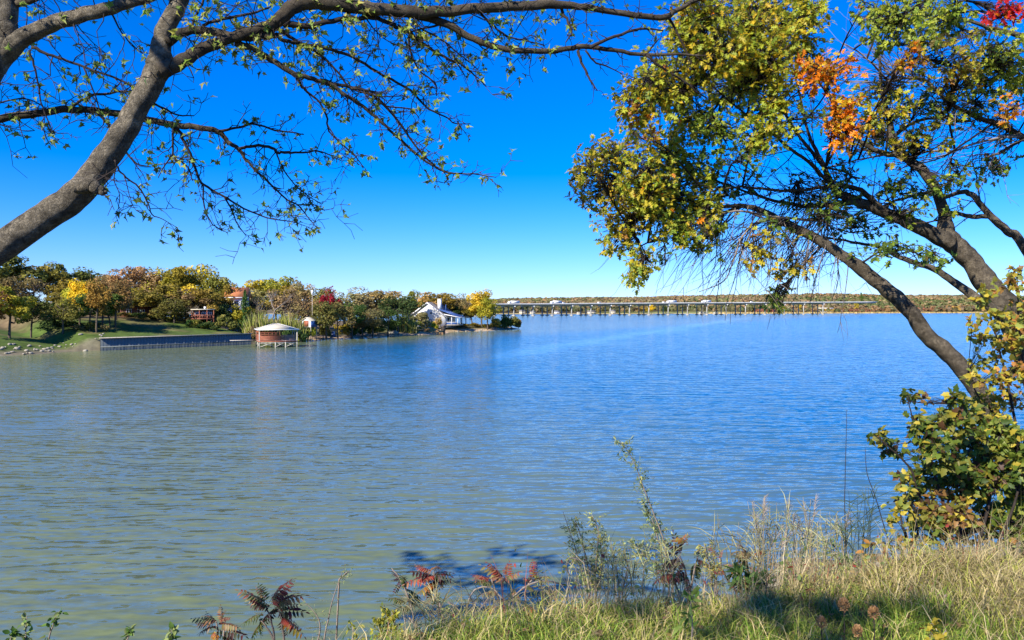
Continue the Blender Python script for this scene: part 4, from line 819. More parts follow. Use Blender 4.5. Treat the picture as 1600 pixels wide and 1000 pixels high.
# ------------------------------------------------------------------ leaves
def leaf_tmpl(half, c=(.45, 0), fold=.25, curl=.25):
    up = [(x, y) for x, y in half]; lo = [(x, -y) for x, y in half[-2:0:-1]]
    out = up + lo; V = [(c[0], c[1], 0)] + [(x, y, 0) for x, y in out]; V = np.array(V, float)
    V[:, 2] = fold * np.abs(V[:, 1]) - curl * V[:, 0] ** 2; n = len(out)
    F = np.array([[0, 1 + i, 1 + (i + 1) % n] for i in range(n)])
    return V, F
T_OAK = leaf_tmpl([(0, 0), (.10, .04), (.17, .24), (.30, .08), (.42, .38), (.55, .10), (.70, .30), (.78, .08), (1, 0)])
T_STAR = leaf_tmpl([(0, 0), (-.08, .34), (.20, .19), (.40, .50), (.52, .18), (1, 0)], (.3, 0), .5, .55)
T_OVAL = leaf_tmpl([(0, 0), (.18, .22), (.48, .31), (.78, .2), (1, 0)], (.45, 0), .35, .3)
T_LOBE = leaf_tmpl([(0, 0), (-.02, .26), (.22, .36), (.36, .25), (.55, .38), (.70, .20), (1, 0)], (.4, 0), .25, .25)
T_SLIM = leaf_tmpl([(0, 0), (.3, .13), (.65, .11), (1, 0)], (.45, 0), .3, .35)
def frames(A, Nn):
    A = unit(A); Nn = unit(Nn - A * (A * Nn).sum(-1, keepdims=True)); return A, np.cross(Nn, A), Nn
class Leaves:
    def __init__(s): s.P = []; s.A = []; s.N = []; s.S = []; s.C = []
    def add(s, P, A, N, S, C): s.P.append(P); s.A.append(A); s.N.append(N); s.S.append(S); s.C.append(C)
    def rosette(s, c, out, k, size, pick, spread=.9, up=.6, r=np.random):
        for _ in range(k):
            a = unit(out * .55 + rng.normal(size=3) * spread); a[2] -= .12
            n = unit(np.array([0, 0, up]) + rng.normal(size=3) * .55 + np.array(to_sun) * .55)
            s.add(c + a * size * .18, a, n, size * rng.uniform(.65, 1.15), pick())
    def build(s, parent, base, tmpl, pal, n_ind=300, mat=None, name='leaf'):
        mat = mat or M_leaf
        P = np.array(s.P); S = np.array(s.S); C = np.array(s.C); A, B, Nn = frames(np.array(s.A), np.array(s.N)); n = len(P)
        px, py, f = proj(P); view = unit(P - EYE); sc = S / np.maximum(f, .3) * (.35 + np.abs((Nn * view).sum(1)))
        inf = (f > .5) & (px > 5) & (px < 1595) & (py > 5) & (py < 995); sc = np.where(inf, sc, 0)
        order = np.argsort(-sc); ind = order[:n_ind]; ind = ind[sc[ind] > 0]; m = np.ones(n, bool); m[ind] = False; rest = np.nonzero(m)[0]
        tv, tf = tmpl; pal = np.array(pal, float); cache = {}
        for i in ind:
            key = (int(C[i]), int(rng.integers(3)))
            if key not in cache: cache[key] = raw_mesh(name, tv, tf, mat, np.tile(pal[key[0]] * (.8 + .2 * key[1]), (len(tv), 1)))
            o = bpy.data.objects.new(name, cache[key]); COL.objects.link(o); o.parent = parent
            k = S[i]; a, b, c_ = A[i] * k, B[i] * k, Nn[i] * k; p_ = P[i] - base
            o.matrix_local = Matrix(((a[0], b[0], c_[0], p_[0]), (a[1], b[1], c_[1], p_[1]), (a[2], b[2], c_[2], p_[2]), (0, 0, 0, 1)))
        if len(rest):
            V = P[rest][:, None, :] - base + S[rest][:, None, None] * (tv[None, :, 0:1] * A[rest][:, None, :] + tv[None, :, 1:2] * B[rest][:, None, :] + tv[None, :, 2:3] * Nn[rest][:, None, :])
            k = len(tv); F = (np.arange(len(rest)) * k)[:, None, None] + tf[None]; cc = pal[C[rest]] * (.72 + .5 * rng.random((len(rest), 1))); cc = np.repeat(cc, k, 0)
            tag(link('foliage', raw_mesh('foliage', V.reshape(-1, 3), F.reshape(-1, 3), mat, cc), parent), kind='stuff')
def picker(w):
    ks = list(w.keys()); ws = np.array([w[k] for k in ks], float); ws /= ws.sum(); cs = np.cumsum(ws)
    return lambda: ks[int(np.searchsorted(cs, rng.random()))]
def trace(pts, d0, d1, wob=.004, sub=4):
    """limb drawn as (px, py, width px) along a depth running from d0 to d1"""
    pts = np.array(pts, float); L = np.concatenate([[0], np.cumsum(np.hypot(*np.diff(pts[:, :2], axis=0).T))]); t = L / L[-1]; D_ = d0 + (d1 - d0) * t
    P = np.array([at(a, b, d) for (a, b, _), d in zip(pts, D_)]); R = pts[:, 2] / 2 * D_ / FPX * .80
    Q = smooth_path(P, sub); Rq = np.interp(np.linspace(0, 1, len(Q)), np.linspace(0, 1, len(R)), R)
    if wob: Q[1:-1] += rng.normal(size=Q[1:-1].shape) * np.minimum(wob, Rq[1:-1, None] * .3)
    return Q, Rq
def sides(R): return 14 if R.max() > .07 else (9 if R.max() > .03 else (6 if R.max() > .012 else 4))
def zig(a, d, L, w, n=4, jit=.22, sag=0.0):
    P = [np.array(a, float)]; dd = unit(np.array(d, float))
    for i in range(n):
        dd = unit(dd + rng.normal(size=3) * jit + np.array([0, 0, -sag])); P.append(P[-1] + dd * L / n)
    return np.array(P), np.linspace(w, max(w * .3, .0008), n + 1)

# ------------------------------------------------------------------ the leaning grey tree on the left
TB = at(-350, 1000, 5.4); TB[2] = float(bank_z(TB[0], TB[1])) - .1
lt_ = thing('leaning_tree', 'grey barked tree leaning in from the left with thin starry green leaves', 'tree', TB)
limbs = {}
def limb(pts, d0, d1, mat=M_bark_pale, name='limb', skel=None):
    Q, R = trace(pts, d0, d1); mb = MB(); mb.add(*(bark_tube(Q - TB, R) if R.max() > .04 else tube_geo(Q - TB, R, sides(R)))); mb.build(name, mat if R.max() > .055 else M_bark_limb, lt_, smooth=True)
    SK.append((Q, R)); return Q, R
SK = []
limb([(-356,1330,100),(-352,1180,92),(-348,1000,88),(-335,800,84),(-290,640,78),(-190,520,70),(-80,435,63),(0,388,58),(60,345,56),(115,308,55),(150,270,50),(183,222,46),(213,172,42),(238,128,44),(250,100,46),(252,80,38),(256,52,33),(270,22,32),(286,-12,30),(300,-60,28),(310,-140,24),(330,-260,16),(340,-380,8)], 5.3, 6.2, name='trunk')
limb([(120,290,34),(142,291,30),(156,297,20),(164,302,8)], 5.5, 5.48, name='burl')
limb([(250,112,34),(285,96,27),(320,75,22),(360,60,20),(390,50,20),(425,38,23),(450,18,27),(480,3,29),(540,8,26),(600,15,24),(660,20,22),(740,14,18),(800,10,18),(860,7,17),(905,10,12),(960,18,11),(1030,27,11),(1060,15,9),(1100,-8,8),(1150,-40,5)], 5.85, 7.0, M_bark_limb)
limb([(640,20,17),(700,38,15),(740,60,13),(780,75,12),(830,80,11),(880,78,10),(910,73,10),(960,78,8),(1010,86,7),(1060,85,5),(1110,88,3)], 6.42, 6.9)
limb([(262,66,20),(290,49,17),(320,48,16),(350,54,16),(390,58,16),(430,52,15)], 5.95, 6.1)
limb([(8,-160,44),(6,-20,48),(8,20,46),(6,60,46),(-12,105,46),(-50,175,52),(-130,290,56),(-220,440,58),(-300,640,60),(-340,900,60),(-350,1150,60)], 6.2, 5.5, name='stem')
limb([(-10,105,42),(20,72,36),(60,46,31),(100,31,28),(150,18,26),(200,5,23),(250,-12,20),(330,-50,14)], 6.1, 5.9)
limb([(10,12,16),(60,-4,11),(110,-30,8)], 6.15, 6.0)
limb([(-120,262,20),(-40,196,16),(0,185,15),(60,177,14),(110,171,14),(150,173,13),(190,178,13),(230,187,13),(270,195,12),(305,198,11),(340,205,10),(355,220,8),(373,233,7),(385,250,5),(400,266,4.5),(420,285,4),(445,310,3.2),(465,320,2.8),(480,338,2.2),(497,358,1.5)], 6.25, 6.9)
BR = [ # drooping branches
 ([(368,66,15),(400,79,12),(430,97,11),(460,115,10),(490,123,9),(520,135,8),(550,155,7),(580,176,6.5),(600,195,5.5),(620,213,5),(650,240,4.5),(672,256,4),(700,270,3.8),(740,272,2.8),(775,277,1.6)],6.05,6.8),
 ([(500,125,7),(540,135,6.5),(570,142,6.5),(595,160,6),(620,185,5),(645,222,4),(660,240,4),(682,263,3)],6.3,6.7),
 ([(463,118,6),(475,140,5),(495,155,4),(510,180,4),(514,205,3.2),(540,230,3),(560,250,2.2),(568,262,1.5)],6.22,6.5),
 ([(430,55,10),(450,65,8),(490,72,7.5),(520,78,7),(560,95,6),(600,118,5.5),(640,142,5),(670,170,4),(700,185,3),(710,193,2.5),(735,193,1.6)],6.1,6.9),
 ([(436,34,14),(480,41,12),(520,32,10),(560,27,9.5),(590,30,9),(620,42,9),(640,52,8),(665,70,6.5),(690,88,6),(720,100,5),(742,118,3),(760,135,1.6)],6.1,6.7),
 ([(640,52,5),(640,75,4),(655,110,3),(680,130,3),(682,150,2)],6.4,6.6),
 ([(690,37,5),(665,44,4),(645,48,3)],6.48,6.42),
 ([(660,46,4.5),(690,62,3.4),(725,90,3),(746,108,2)],6.45,6.7),
 ([(432,44,8),(470,70,6),(500,85,5),(530,115,4.2),(548,138,3.2),(590,150,2.6),(635,150,1.8)],6.1,6.5),
 ([(548,138,5),(585,145,4),(600,165,3.4),(640,170,2.8),(655,185,2)],6.35,6.6),
 ([(318,49,6),(318,40,6),(340,32,6),(380,24,5),(420,12,4)],6.0,6.1),
 ([(300,47,6),(305,25,5),(318,0,5),(330,-30,4)],6.0,6.0),
 ([(340,205,6),(370,200,4.5),(395,194,4),(430,203,3.6),(450,206,3),(475,210,2)],6.6,6.8),
 ([(373,233,6.5),(390,228,6),(420,230,6),(435,238,6),(455,239,5),(480,238,4),(500,236,3),(533,251,1.5)],6.65,6.95),
 ([(465,320,2.5),(490,320,2),(505,328,1.6),(522,325,1)],6.85,6.9),
 ([(432,239,3.4),(440,258,2.8),(455,282,2.5),(480,305,2),(503,319,1.4)],6.75,6.9),
 ([(272,196,7),(285,215,6),(297,240,5.2),(305,265,5),(317,288,5),(350,307,4),(380,325,3.5),(405,336,3),(430,343,2.5),(455,346,2),(477,353,1.2)],6.5,6.8),
 ([(317,288,3.5),(318,315,3),(328,345,2.5),(347,361,1.6)],6.6,6.65),
 ([(350,307,3.4),(362,328,3),(370,348,2),(385,369,1.4)],6.65,6.7),
 ([(272,196,5.5),(270,215,4.5),(271,240,4),(276,252,4),(285,253,3),(295,265,3),(301,282,2)],6.5,6.45),
 ([(271,240,3),(255,262,2.4),(247,278,1.6)],6.48,6.4),
 ([(110,169,6),(130,155,5.5),(160,146,5),(208,143,4)],6.38,6.3),
 ([(-20,168,4),(0,161,3.2),(30,154,3),(50,157,2.4),(70,168,1.6)],6.3,6.3),
 ([(150,175,5.5),(165,190,5),(177,208,5),(195,235,4),(213,255,3.4),(236,261,2)],6.4,6.5),
 ([(179,250,5),(186,266,4.5),(200,280,4),(216,292,4),(230,315,3.2),(238,335,3),(255,343,2),(277,356,1.4)],5.62,5.9),
 ([(182,262,3),(178,280,2.4),(187,305,2),(185,326,1.2)],5.65,5.7),
 ([(232,158,5),(258,170,4),(280,180,3.2),(303,181,2)],5.95,6.2),
 ([(50,74,7),(75,85,5.5),(105,95,5),(140,108,4.5),(170,118,4),(195,128,4),(216,143,3)],6.05,6.2),
 ([(46,78,5),(55,110,4),(62,145,3.2),(66,166,3),(78,195,2.6),(86,207,2),(106,208,1.4)],6.05,6.2),
 ([(175,22,5),(190,50,3.5),(210,75,3)],6.0,6.2),([(130,104,3.4),(148,148,3),(157,174,2.4)],6.1,6.2),
 ([(1010,86,5.5),(1040,110,5),(1075,132,4),(1092,147,2)],6.75,6.9),([(922,74,7),(960,57,6),(1000,45,5),(1036,48,2.6)],6.65,6.8),
 ([(903,79,6),(912,105,5),(922,125,4),(933,141,2)],6.65,6.6),([(915,79,5),(932,98,4),(950,104,3),(973,116,2)],6.65,6.8),
 ([(872,10,7),(885,30,5),(893,50,4),(884,66,2)],6.7,6.6),([(1010,85,3),(1020,72,3),(1030,60,2)],6.8,6.8),([(1040,22,6),(1055,45,5),(1072,80,4),(1085,110,3)],6.9,7.0),
 ([(470,6,9),(520,-10,7),(600,-14,6),(700,-8,5),(790,-4,4)],6.2,6.6),([(745,14,6),(765,35,5),(790,55,4),(815,62,3),(850,70,2)],6.55,6.7),
 ([(560,10,5),(580,40,3),(600,60,2.5),(640,80,2)],6.3,6.5),
]
for pts_, d0, d1 in BR:
    Q, R = trace(pts_, d0, d1, .006); mb = MB(); mb.tube(Q - TB, R, sides(R)); mb.build('branch', M_bark_limb if R.max() > .03 else M_twig, lt_, smooth=True); SK.append((Q, R))
# unseen limbs added above the picture, leafed to shade the bank and water
for pts_, d0, d1 in [([(8,-160,40),(60,-360,30),(200,-560,20),(420,-760,10)],6.2,4.6),([(310,-140,22),(480,-300,16),(760,-420,11),(1050,-520,6)],6.2,5.6),([(8,-160,34),(-160,-420,26),(-420,-640,18),(-700,-800,8)],6.2,7.2),([(-130,290,34),(-420,60,28),(-800,-160,20),(-1250,-320,10)],6.0,8.6),([(330,-260,14),(300,-520,10),(200,-760,6)],6.2,5.0)]:
    Q, R = trace(pts_, d0, d1); mb = MB(); mb.tube(Q - TB, R, sides(R)); mb.build('limb', M_bark_pale, lt_, smooth=True); SK.append((Q, R))
T2T = at(8, -160, 6.2)  # more unseen limbs, routed so their leaf shade lands on grass and water
for pts_ in ([T2T, (-5.2, 2.5, 12.6), (-5.6, -.6, 13.0), (-5.4, -3.0, 13.1), (-4.0, -3.6, 12.8)], [(-5.6, -.6, 13.0), (-6.0, -2.8, 13.2), (-6.6, -3.8, 13.0)], [T2T, (-6.0, 4.0, 12.2), (-8.0, 1.5, 12.9), (-9.5, -1.5, 13.0)], [T2T, (-6.5, 7.0, 12.2), (-9.8, 6.6, 12.8), (-13.0, 7.2, 12.6)], [(-6.5, 7.0, 12.2), (-9.0, 8.2, 12.8), (-11.4, 9.8, 12.8)], [(-9.8, 6.6, 12.8), (-12.0, 4.6, 13.4), (-14.0, 3.6, 13.6)]):
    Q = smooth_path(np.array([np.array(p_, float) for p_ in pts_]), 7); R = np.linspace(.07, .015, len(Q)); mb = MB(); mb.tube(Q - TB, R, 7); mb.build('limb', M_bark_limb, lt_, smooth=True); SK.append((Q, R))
LV = Leaves(); tw = MB(); LP = [(.26, .38, .055), (.38, .43, .08), (.17, .26, .045), (.50, .46, .09), (.11, .17, .05)]
for Q, R in SK:
    seg = np.linalg.norm(np.diff(Q, axis=0), axis=1); tot = seg.sum(); cum = np.concatenate([[0], np.cumsum(seg)])
    mq = Q.mean(0); mpx, mpy, mf_ = proj(mq); off = (mf_ < .5) or mpy < -60 or (mq[2] > 11.8)
    if off: step = .06 if mq[0] < -9 else .10
    elif R.max() > .09: step = .11
    else: step = .055
    s = .08
    while s < tot:
        i = min(np.searchsorted(cum, s), len(Q) - 1); a = Q[i]; w = R[i]; s += step * random.uniform(.5, 1.5)
        ax, ay, af_ = proj(a)
        if af_ < .5: ax = ay = -999
        if off and a[1] > -2.6 and a[0] > -7.5 and a[2] > 10.9: continue  # unseen limbs left leafless where they would shade trunk and weeds
        if w > .06 and not off and not (ay < 130 and w < .13): continue
        T = unit(Q[min(i + 1, len(Q)-1)] - Q[max(i - 1, 0)]); d = unit(T * random.uniform(.2, .9) + unit(rng.normal(size=3)) * .9 + np.array([0, 0, -.12]))
        bare = ax > 860 and ay > 25; L_ = random.uniform(.10, .36) * (1.6 if w > .03 else 1) * (.55 if bare else 1) * (1.7 if off else 1)
        P, W_ = zig(a, d, L_, min(w * .6, .0055), 4, .34); W_ = np.maximum(W_, .0024); tw.tube(P - TB, W_, 3)
        ends = [P[-1]]
        for k in range(3 if not bare else 1):
            j = random.randint(1, 3); P2, W2 = zig(P[j], unit(unit(P[j+1] - P[j]) * .7 + rng.normal(size=3) * .7), L_ * random.uniform(.25, .6), .0034, 2, .35); W2 = np.maximum(W2, .0020); tw.tube(P2 - TB, W2, 3); ends.append(P2[-1])
        dense = 300 < ax < 620 and ay < 75
        if bare and random.random() < .93: continue
        for e in ends:
            if random.random() < (.34 if not dense else .75) or off:
                pk = picker({0: 3, 1: 2, 2: 3, 4: 1.2, 3: .5} if not dense else {0: 2, 1: 4, 3: 2.5, 2: 1})
                LV.rosette(e, unit(e - a), random.choice((1, 2, 3, 4)) if not off else 4, .052 if not off else .13, pk, 1.0, .25)
tag(tw.build('twigs', M_twig, lt_), kind='stuff')
LV.build(lt_, TB, T_STAR, LP)

# ------------------------------------------------------------------ the autumn oak on the right
RB = at(1640, 870, 8.0); RB[2] = float(bank_z(RB[0], RB[1])) - .1
rt = thing('autumn_oak', 'many stemmed oak leaning over the water with green, gold and orange leaves', 'tree', RB); SK2 = []
def olimb(pts, d0, d1, name='limb', mat=M_bark_dark, wob=.004):
    Q, R = trace(pts, d0, d1, wob); R = R * .92; mb = MB(); mb.add(*(bark_tube(Q - RB, R, 20, .07) if R.max() > .04 else tube_geo(Q - RB, R, sides(R)))); mb.build(name, mat, rt, smooth=True); SK2.append((Q, R)); return Q, R
olimb([(1668,1010,84),(1662,860,76),(1650,700,68),(1615,570,60),(1577,490,56),(1548,450,46),(1520,410,42),(1495,385,41),(1481,370,42),(1477,345,26),(1468,310,22),(1455,285,20),(1440,265,20),(1420,250,19),(1405,235,18),(1395,215,15),(1390,190,12),(1380,150,9),(1375,110,6),(1372,60,3)], 8.0, 8.4, 'trunk')
olimb([(1484,378,38),(1450,362,30),(1420,348,27),(1390,335,24),(1360,322,22),(1340,315,20),(1315,305,18),(1300,290,14),(1290,265,11),(1275,235,8),(1262,205,6),(1250,150,4),(1235,90,3)], 8.2, 8.0)
olimb([(1640,960,58),(1620,858,50),(1580,720,42),(1530,612,35),(1480,552,33),(1450,525,31),(1425,490,30),(1400,465,30),(1370,440,28),(1340,415,26),(1310,395,22),(1280,375,20),(1250,360,19),(1220,345,17),(1190,330,14),(1160,322,10),(1120,322,7),(1075,315,5),(1030,305,3)], 7.6, 7.9, 'stem')
olimb([(1568,492,22),(1520,462,18),(1490,440,15),(1460,420,13),(1430,410,11),(1400,400,9),(1370,385,7),(1330,378,5),(1285,370,4)], 8.05, 8.5)
olimb([(1700,820,44),(1690,560,32),(1600,385,18),(1575,362,16),(1548,338,14),(1525,310,11),(1510,300,10),(1490,303,9),(1474,310,8)], 8.4, 8.4, 'stem')
olimb([(1548,338,10),(1520,338,10),(1498,334,8),(1480,330,6)], 8.4, 8.5)
olimb([(1405,243,13),(1375,238,11),(1350,225,9),(1330,205,7),(1310,180,5),(1290,140,4)], 8.3, 8.1)
olimb([(1340,315,13),(1310,318,11),(1270,322,9),(1230,318,7),(1190,308,6),(1140,290,4),(1080,270,3)], 8.1, 8.5)
olimb([(1385,333,13),(1355,305,11),(1340,295,10),(1310,290,8),(1270,295,7),(1220,298,6),(1160,292,5),(1100,300,3)], 8.15, 7.6)
olimb([(1300,290,9),(1265,255,8),(1225,225,7),(1180,190,5),(1130,150,4),(1090,110,3)], 8.05, 7.6); olimb([(1290,265,8),(1240,200,6),(1200,130,5),(1170,70,3)], 8.0, 8.4)
olimb([(1690,560,24),(1720,380,22),(1660,245,17),(1600,215,13),(1560,195,11),(1520,180,9),(1480,160,6)], 8.4, 8.5); olimb([(1720,380,20),(1700,160,17),(1640,75,13),(1590,55,11),(1550,45,9),(1515,32,6),(1470,25,4)], 8.4, 8.2)
olimb([(1480,160,8),(1450,128,7),(1420,122,6),(1390,125,5),(1368,105,4),(1340,80,3),(1318,68,2)], 8.5, 8.2, mat=M_twig_pale); olimb([(1395,215,8),(1430,190,6),(1470,185,5),(1520,190,4)], 8.4, 8.6); olimb([(1160,322,8),(1100,345,5),(1050,360,4),(1000,385,3)], 7.9, 7.6); olimb([(1600,215,8),(1570,235,6),(1540,248,4)], 8.5, 8.3)
olimb([(1225,340,6),(1180,350,5),(1160,370,4.5),(1145,410,3.5),(1130,440,2.5),(1092,456,1.4)], 7.85, 7.5, 'dead_branch', M_twig_pale); olimb([(1290,345,6),(1225,340,5),(1150,330,4),(1100,345,2)], 7.9, 7.5, 'dead_branch', M_twig_pale)
olimb([(1480,235,5),(1400,240,4),(1340,250,3),(1290,262,2)], 8.2, 7.8, 'dead_branch', M_twig_pale); olimb([(1600,212,6),(1530,222,5),(1460,250,3),(1420,258,2)], 8.1, 7.9, 'dead_branch', M_twig_pale)
olimb([(1465,300,8),(1430,305,7),(1390,318,5),(1350,330,3)], 8.3, 8.5); olimb([(1420,350,6),(1400,330,5),(1395,310,4)], 8.2, 8.2)
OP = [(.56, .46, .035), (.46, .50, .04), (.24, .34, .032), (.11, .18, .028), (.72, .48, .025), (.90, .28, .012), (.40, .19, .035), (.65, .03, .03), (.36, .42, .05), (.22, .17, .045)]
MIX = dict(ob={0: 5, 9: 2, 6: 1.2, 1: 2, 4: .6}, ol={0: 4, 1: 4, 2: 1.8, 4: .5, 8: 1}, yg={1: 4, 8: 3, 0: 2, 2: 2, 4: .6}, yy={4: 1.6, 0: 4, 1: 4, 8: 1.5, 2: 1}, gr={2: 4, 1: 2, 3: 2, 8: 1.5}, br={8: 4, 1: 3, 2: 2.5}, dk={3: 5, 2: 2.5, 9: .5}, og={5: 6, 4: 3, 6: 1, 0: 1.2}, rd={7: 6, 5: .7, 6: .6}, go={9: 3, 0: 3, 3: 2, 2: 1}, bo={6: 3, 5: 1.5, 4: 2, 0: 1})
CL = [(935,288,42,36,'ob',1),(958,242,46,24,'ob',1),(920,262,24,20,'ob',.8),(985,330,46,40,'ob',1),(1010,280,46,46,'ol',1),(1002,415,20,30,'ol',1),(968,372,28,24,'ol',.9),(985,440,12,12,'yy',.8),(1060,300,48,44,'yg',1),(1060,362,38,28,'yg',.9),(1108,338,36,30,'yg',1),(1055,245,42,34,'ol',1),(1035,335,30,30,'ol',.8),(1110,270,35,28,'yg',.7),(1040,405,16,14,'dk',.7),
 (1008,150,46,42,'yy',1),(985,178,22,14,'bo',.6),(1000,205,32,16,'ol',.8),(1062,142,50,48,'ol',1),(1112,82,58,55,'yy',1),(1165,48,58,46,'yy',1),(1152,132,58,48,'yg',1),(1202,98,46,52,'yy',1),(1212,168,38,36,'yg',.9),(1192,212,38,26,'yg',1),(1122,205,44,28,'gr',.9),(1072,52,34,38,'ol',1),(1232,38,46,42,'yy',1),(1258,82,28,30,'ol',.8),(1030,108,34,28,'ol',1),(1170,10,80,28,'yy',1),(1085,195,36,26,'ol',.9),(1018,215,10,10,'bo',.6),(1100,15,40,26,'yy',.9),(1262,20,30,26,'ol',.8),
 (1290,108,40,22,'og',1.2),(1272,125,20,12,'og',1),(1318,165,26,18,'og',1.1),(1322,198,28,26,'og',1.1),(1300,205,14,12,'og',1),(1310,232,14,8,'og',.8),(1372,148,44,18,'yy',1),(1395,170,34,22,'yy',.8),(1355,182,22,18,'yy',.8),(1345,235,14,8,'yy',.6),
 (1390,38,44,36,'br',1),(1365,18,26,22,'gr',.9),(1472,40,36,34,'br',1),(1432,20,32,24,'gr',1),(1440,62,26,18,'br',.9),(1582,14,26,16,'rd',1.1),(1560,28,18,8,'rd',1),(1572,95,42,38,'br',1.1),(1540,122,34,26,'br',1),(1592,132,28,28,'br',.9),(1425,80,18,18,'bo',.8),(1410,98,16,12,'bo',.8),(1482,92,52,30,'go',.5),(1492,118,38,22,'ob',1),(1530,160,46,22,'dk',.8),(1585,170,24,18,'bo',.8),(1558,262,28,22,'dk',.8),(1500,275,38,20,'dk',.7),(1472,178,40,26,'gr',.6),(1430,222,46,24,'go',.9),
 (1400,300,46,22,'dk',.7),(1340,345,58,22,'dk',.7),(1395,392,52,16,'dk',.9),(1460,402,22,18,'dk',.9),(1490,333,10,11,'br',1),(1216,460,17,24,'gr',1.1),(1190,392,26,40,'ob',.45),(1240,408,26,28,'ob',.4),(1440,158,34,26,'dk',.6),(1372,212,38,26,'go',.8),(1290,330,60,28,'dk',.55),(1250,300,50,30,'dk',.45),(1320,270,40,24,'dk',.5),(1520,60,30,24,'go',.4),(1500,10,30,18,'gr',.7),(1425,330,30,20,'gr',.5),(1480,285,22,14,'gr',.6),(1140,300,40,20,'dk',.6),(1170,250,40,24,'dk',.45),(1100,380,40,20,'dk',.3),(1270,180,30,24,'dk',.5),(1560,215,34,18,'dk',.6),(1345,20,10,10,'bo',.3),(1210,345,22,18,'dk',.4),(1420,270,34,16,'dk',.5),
 (1650,60,50,50,'br',1),(1660,160,50,50,'gr',1)]
OL = Leaves(); otw = MB(); ptw = MB()
skp = np.concatenate([q for q, r_ in SK2 if r_.max() < .2]); 
for cx, cy_, rx, ry, mix, dens in CL:
    dpt = 7.75 + rng.uniform(-.75, .75) + (cx - 1200) * .0006 if mix not in ('og', 'rd', 'bo') else 7.0; c0 = at(cx, cy_, dpt); k = dpt / FPX; rad = np.array([rx * k, max(rx, ry) * k * .8, ry * k])
    dist = np.linalg.norm(skp - c0, axis=1) + np.where(skp[:, 0] < c0[0] - .1, .5, 0); a = skp[np.argmin(dist)]
    mid = (a + c0) / 2 + rng.normal(size=3) * .06 + np.array([0, 0, .05]); Pm = smooth_path([a, mid, c0 + rng.normal(size=3) * rad * .3], 4); otw.tube(Pm - RB, np.linspace(.012, .005, len(Pm)), 4)
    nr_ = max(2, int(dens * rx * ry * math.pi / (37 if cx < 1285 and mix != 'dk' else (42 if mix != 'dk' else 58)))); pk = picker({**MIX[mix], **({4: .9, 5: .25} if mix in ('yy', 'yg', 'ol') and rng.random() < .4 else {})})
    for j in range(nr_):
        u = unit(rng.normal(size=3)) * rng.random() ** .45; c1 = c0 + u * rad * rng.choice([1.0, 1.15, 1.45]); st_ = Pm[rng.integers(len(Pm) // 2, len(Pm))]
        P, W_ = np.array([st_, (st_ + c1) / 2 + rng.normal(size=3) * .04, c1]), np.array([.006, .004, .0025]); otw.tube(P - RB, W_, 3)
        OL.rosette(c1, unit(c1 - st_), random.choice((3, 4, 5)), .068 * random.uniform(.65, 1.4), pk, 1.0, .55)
def bundle(n, box, dvec, L0, L1, mb, sp=.35, sag=.05, w=.006, subs=3):
    px, py, _ = proj(skp); m = np.nonzero((px > box[0]) & (px < box[2]) & (py > box[1]) & (py < box[3]))[0]
    for _ in range(n):
        a = skp[m[rng.integers(len(m))]] + rng.normal(size=3) * .02; d = unit(np.array(dvec) + rng.normal(size=3) * sp); L_ = rng.uniform(L0, L1)
        P, W_ = zig(a, d, L_, w * rng.uniform(.6, 1.3), 6, .13, sag); mb.tube(P - RB, W_, 3)
        for k in range(subs):
            j = rng.integers(1, 6); P2, W2 = zig(P[j], unit(unit(P[j+1] - P[j]) + rng.normal(size=3) * .45), L_ * rng.uniform(.2, .5), w * .45, 3, .2, sag); mb.tube(P2 - RB, W2, 3)
bundle(110, (1080, 290, 1330, 380), (-.75, -.15, -.65), .45, 1.25, otw, .3, .03); bundle(60, (1120, 310, 1340, 420), (-.35, -.2, -.9), .4, .95, ptw, .35, .02)
bundle(120, (1080, 180, 1420, 330), (-.7, -.1, .25), .35, .9, otw, .5, .0); bundle(70, (1380, 60, 1620, 330), (-.6, -.1, .2), .3, .9, otw, .6, .0); bundle(36, (1390, 100, 1480, 170), (-.8, 0, .5), .5, 1.0, ptw, .35, -.02); bundle(40, (1480, 160, 1620, 260), (-.6, -.2, -.1), .4, 1.0, ptw, .5, .03); bundle(60, (1280, 280, 1420, 420), (-.8, -.1, -.1), .3, .8, otw, .5, .02)
tag(otw.build('twigs', M_twig, rt), kind='stuff'); tag(ptw.build('dead_twigs', M_twig_pale, rt), kind='stuff')
OL.build(rt, RB, T_OAK, OP)
# cut limb end on the trunk
q = at(1590, 490, 7.55); ce = MB(); ce.tube([at(1577, 497, 7.85) - RB, q - RB], [.10, .085], 12); ce.build('cut_limb', M_bark_dark, rt, smooth=True)

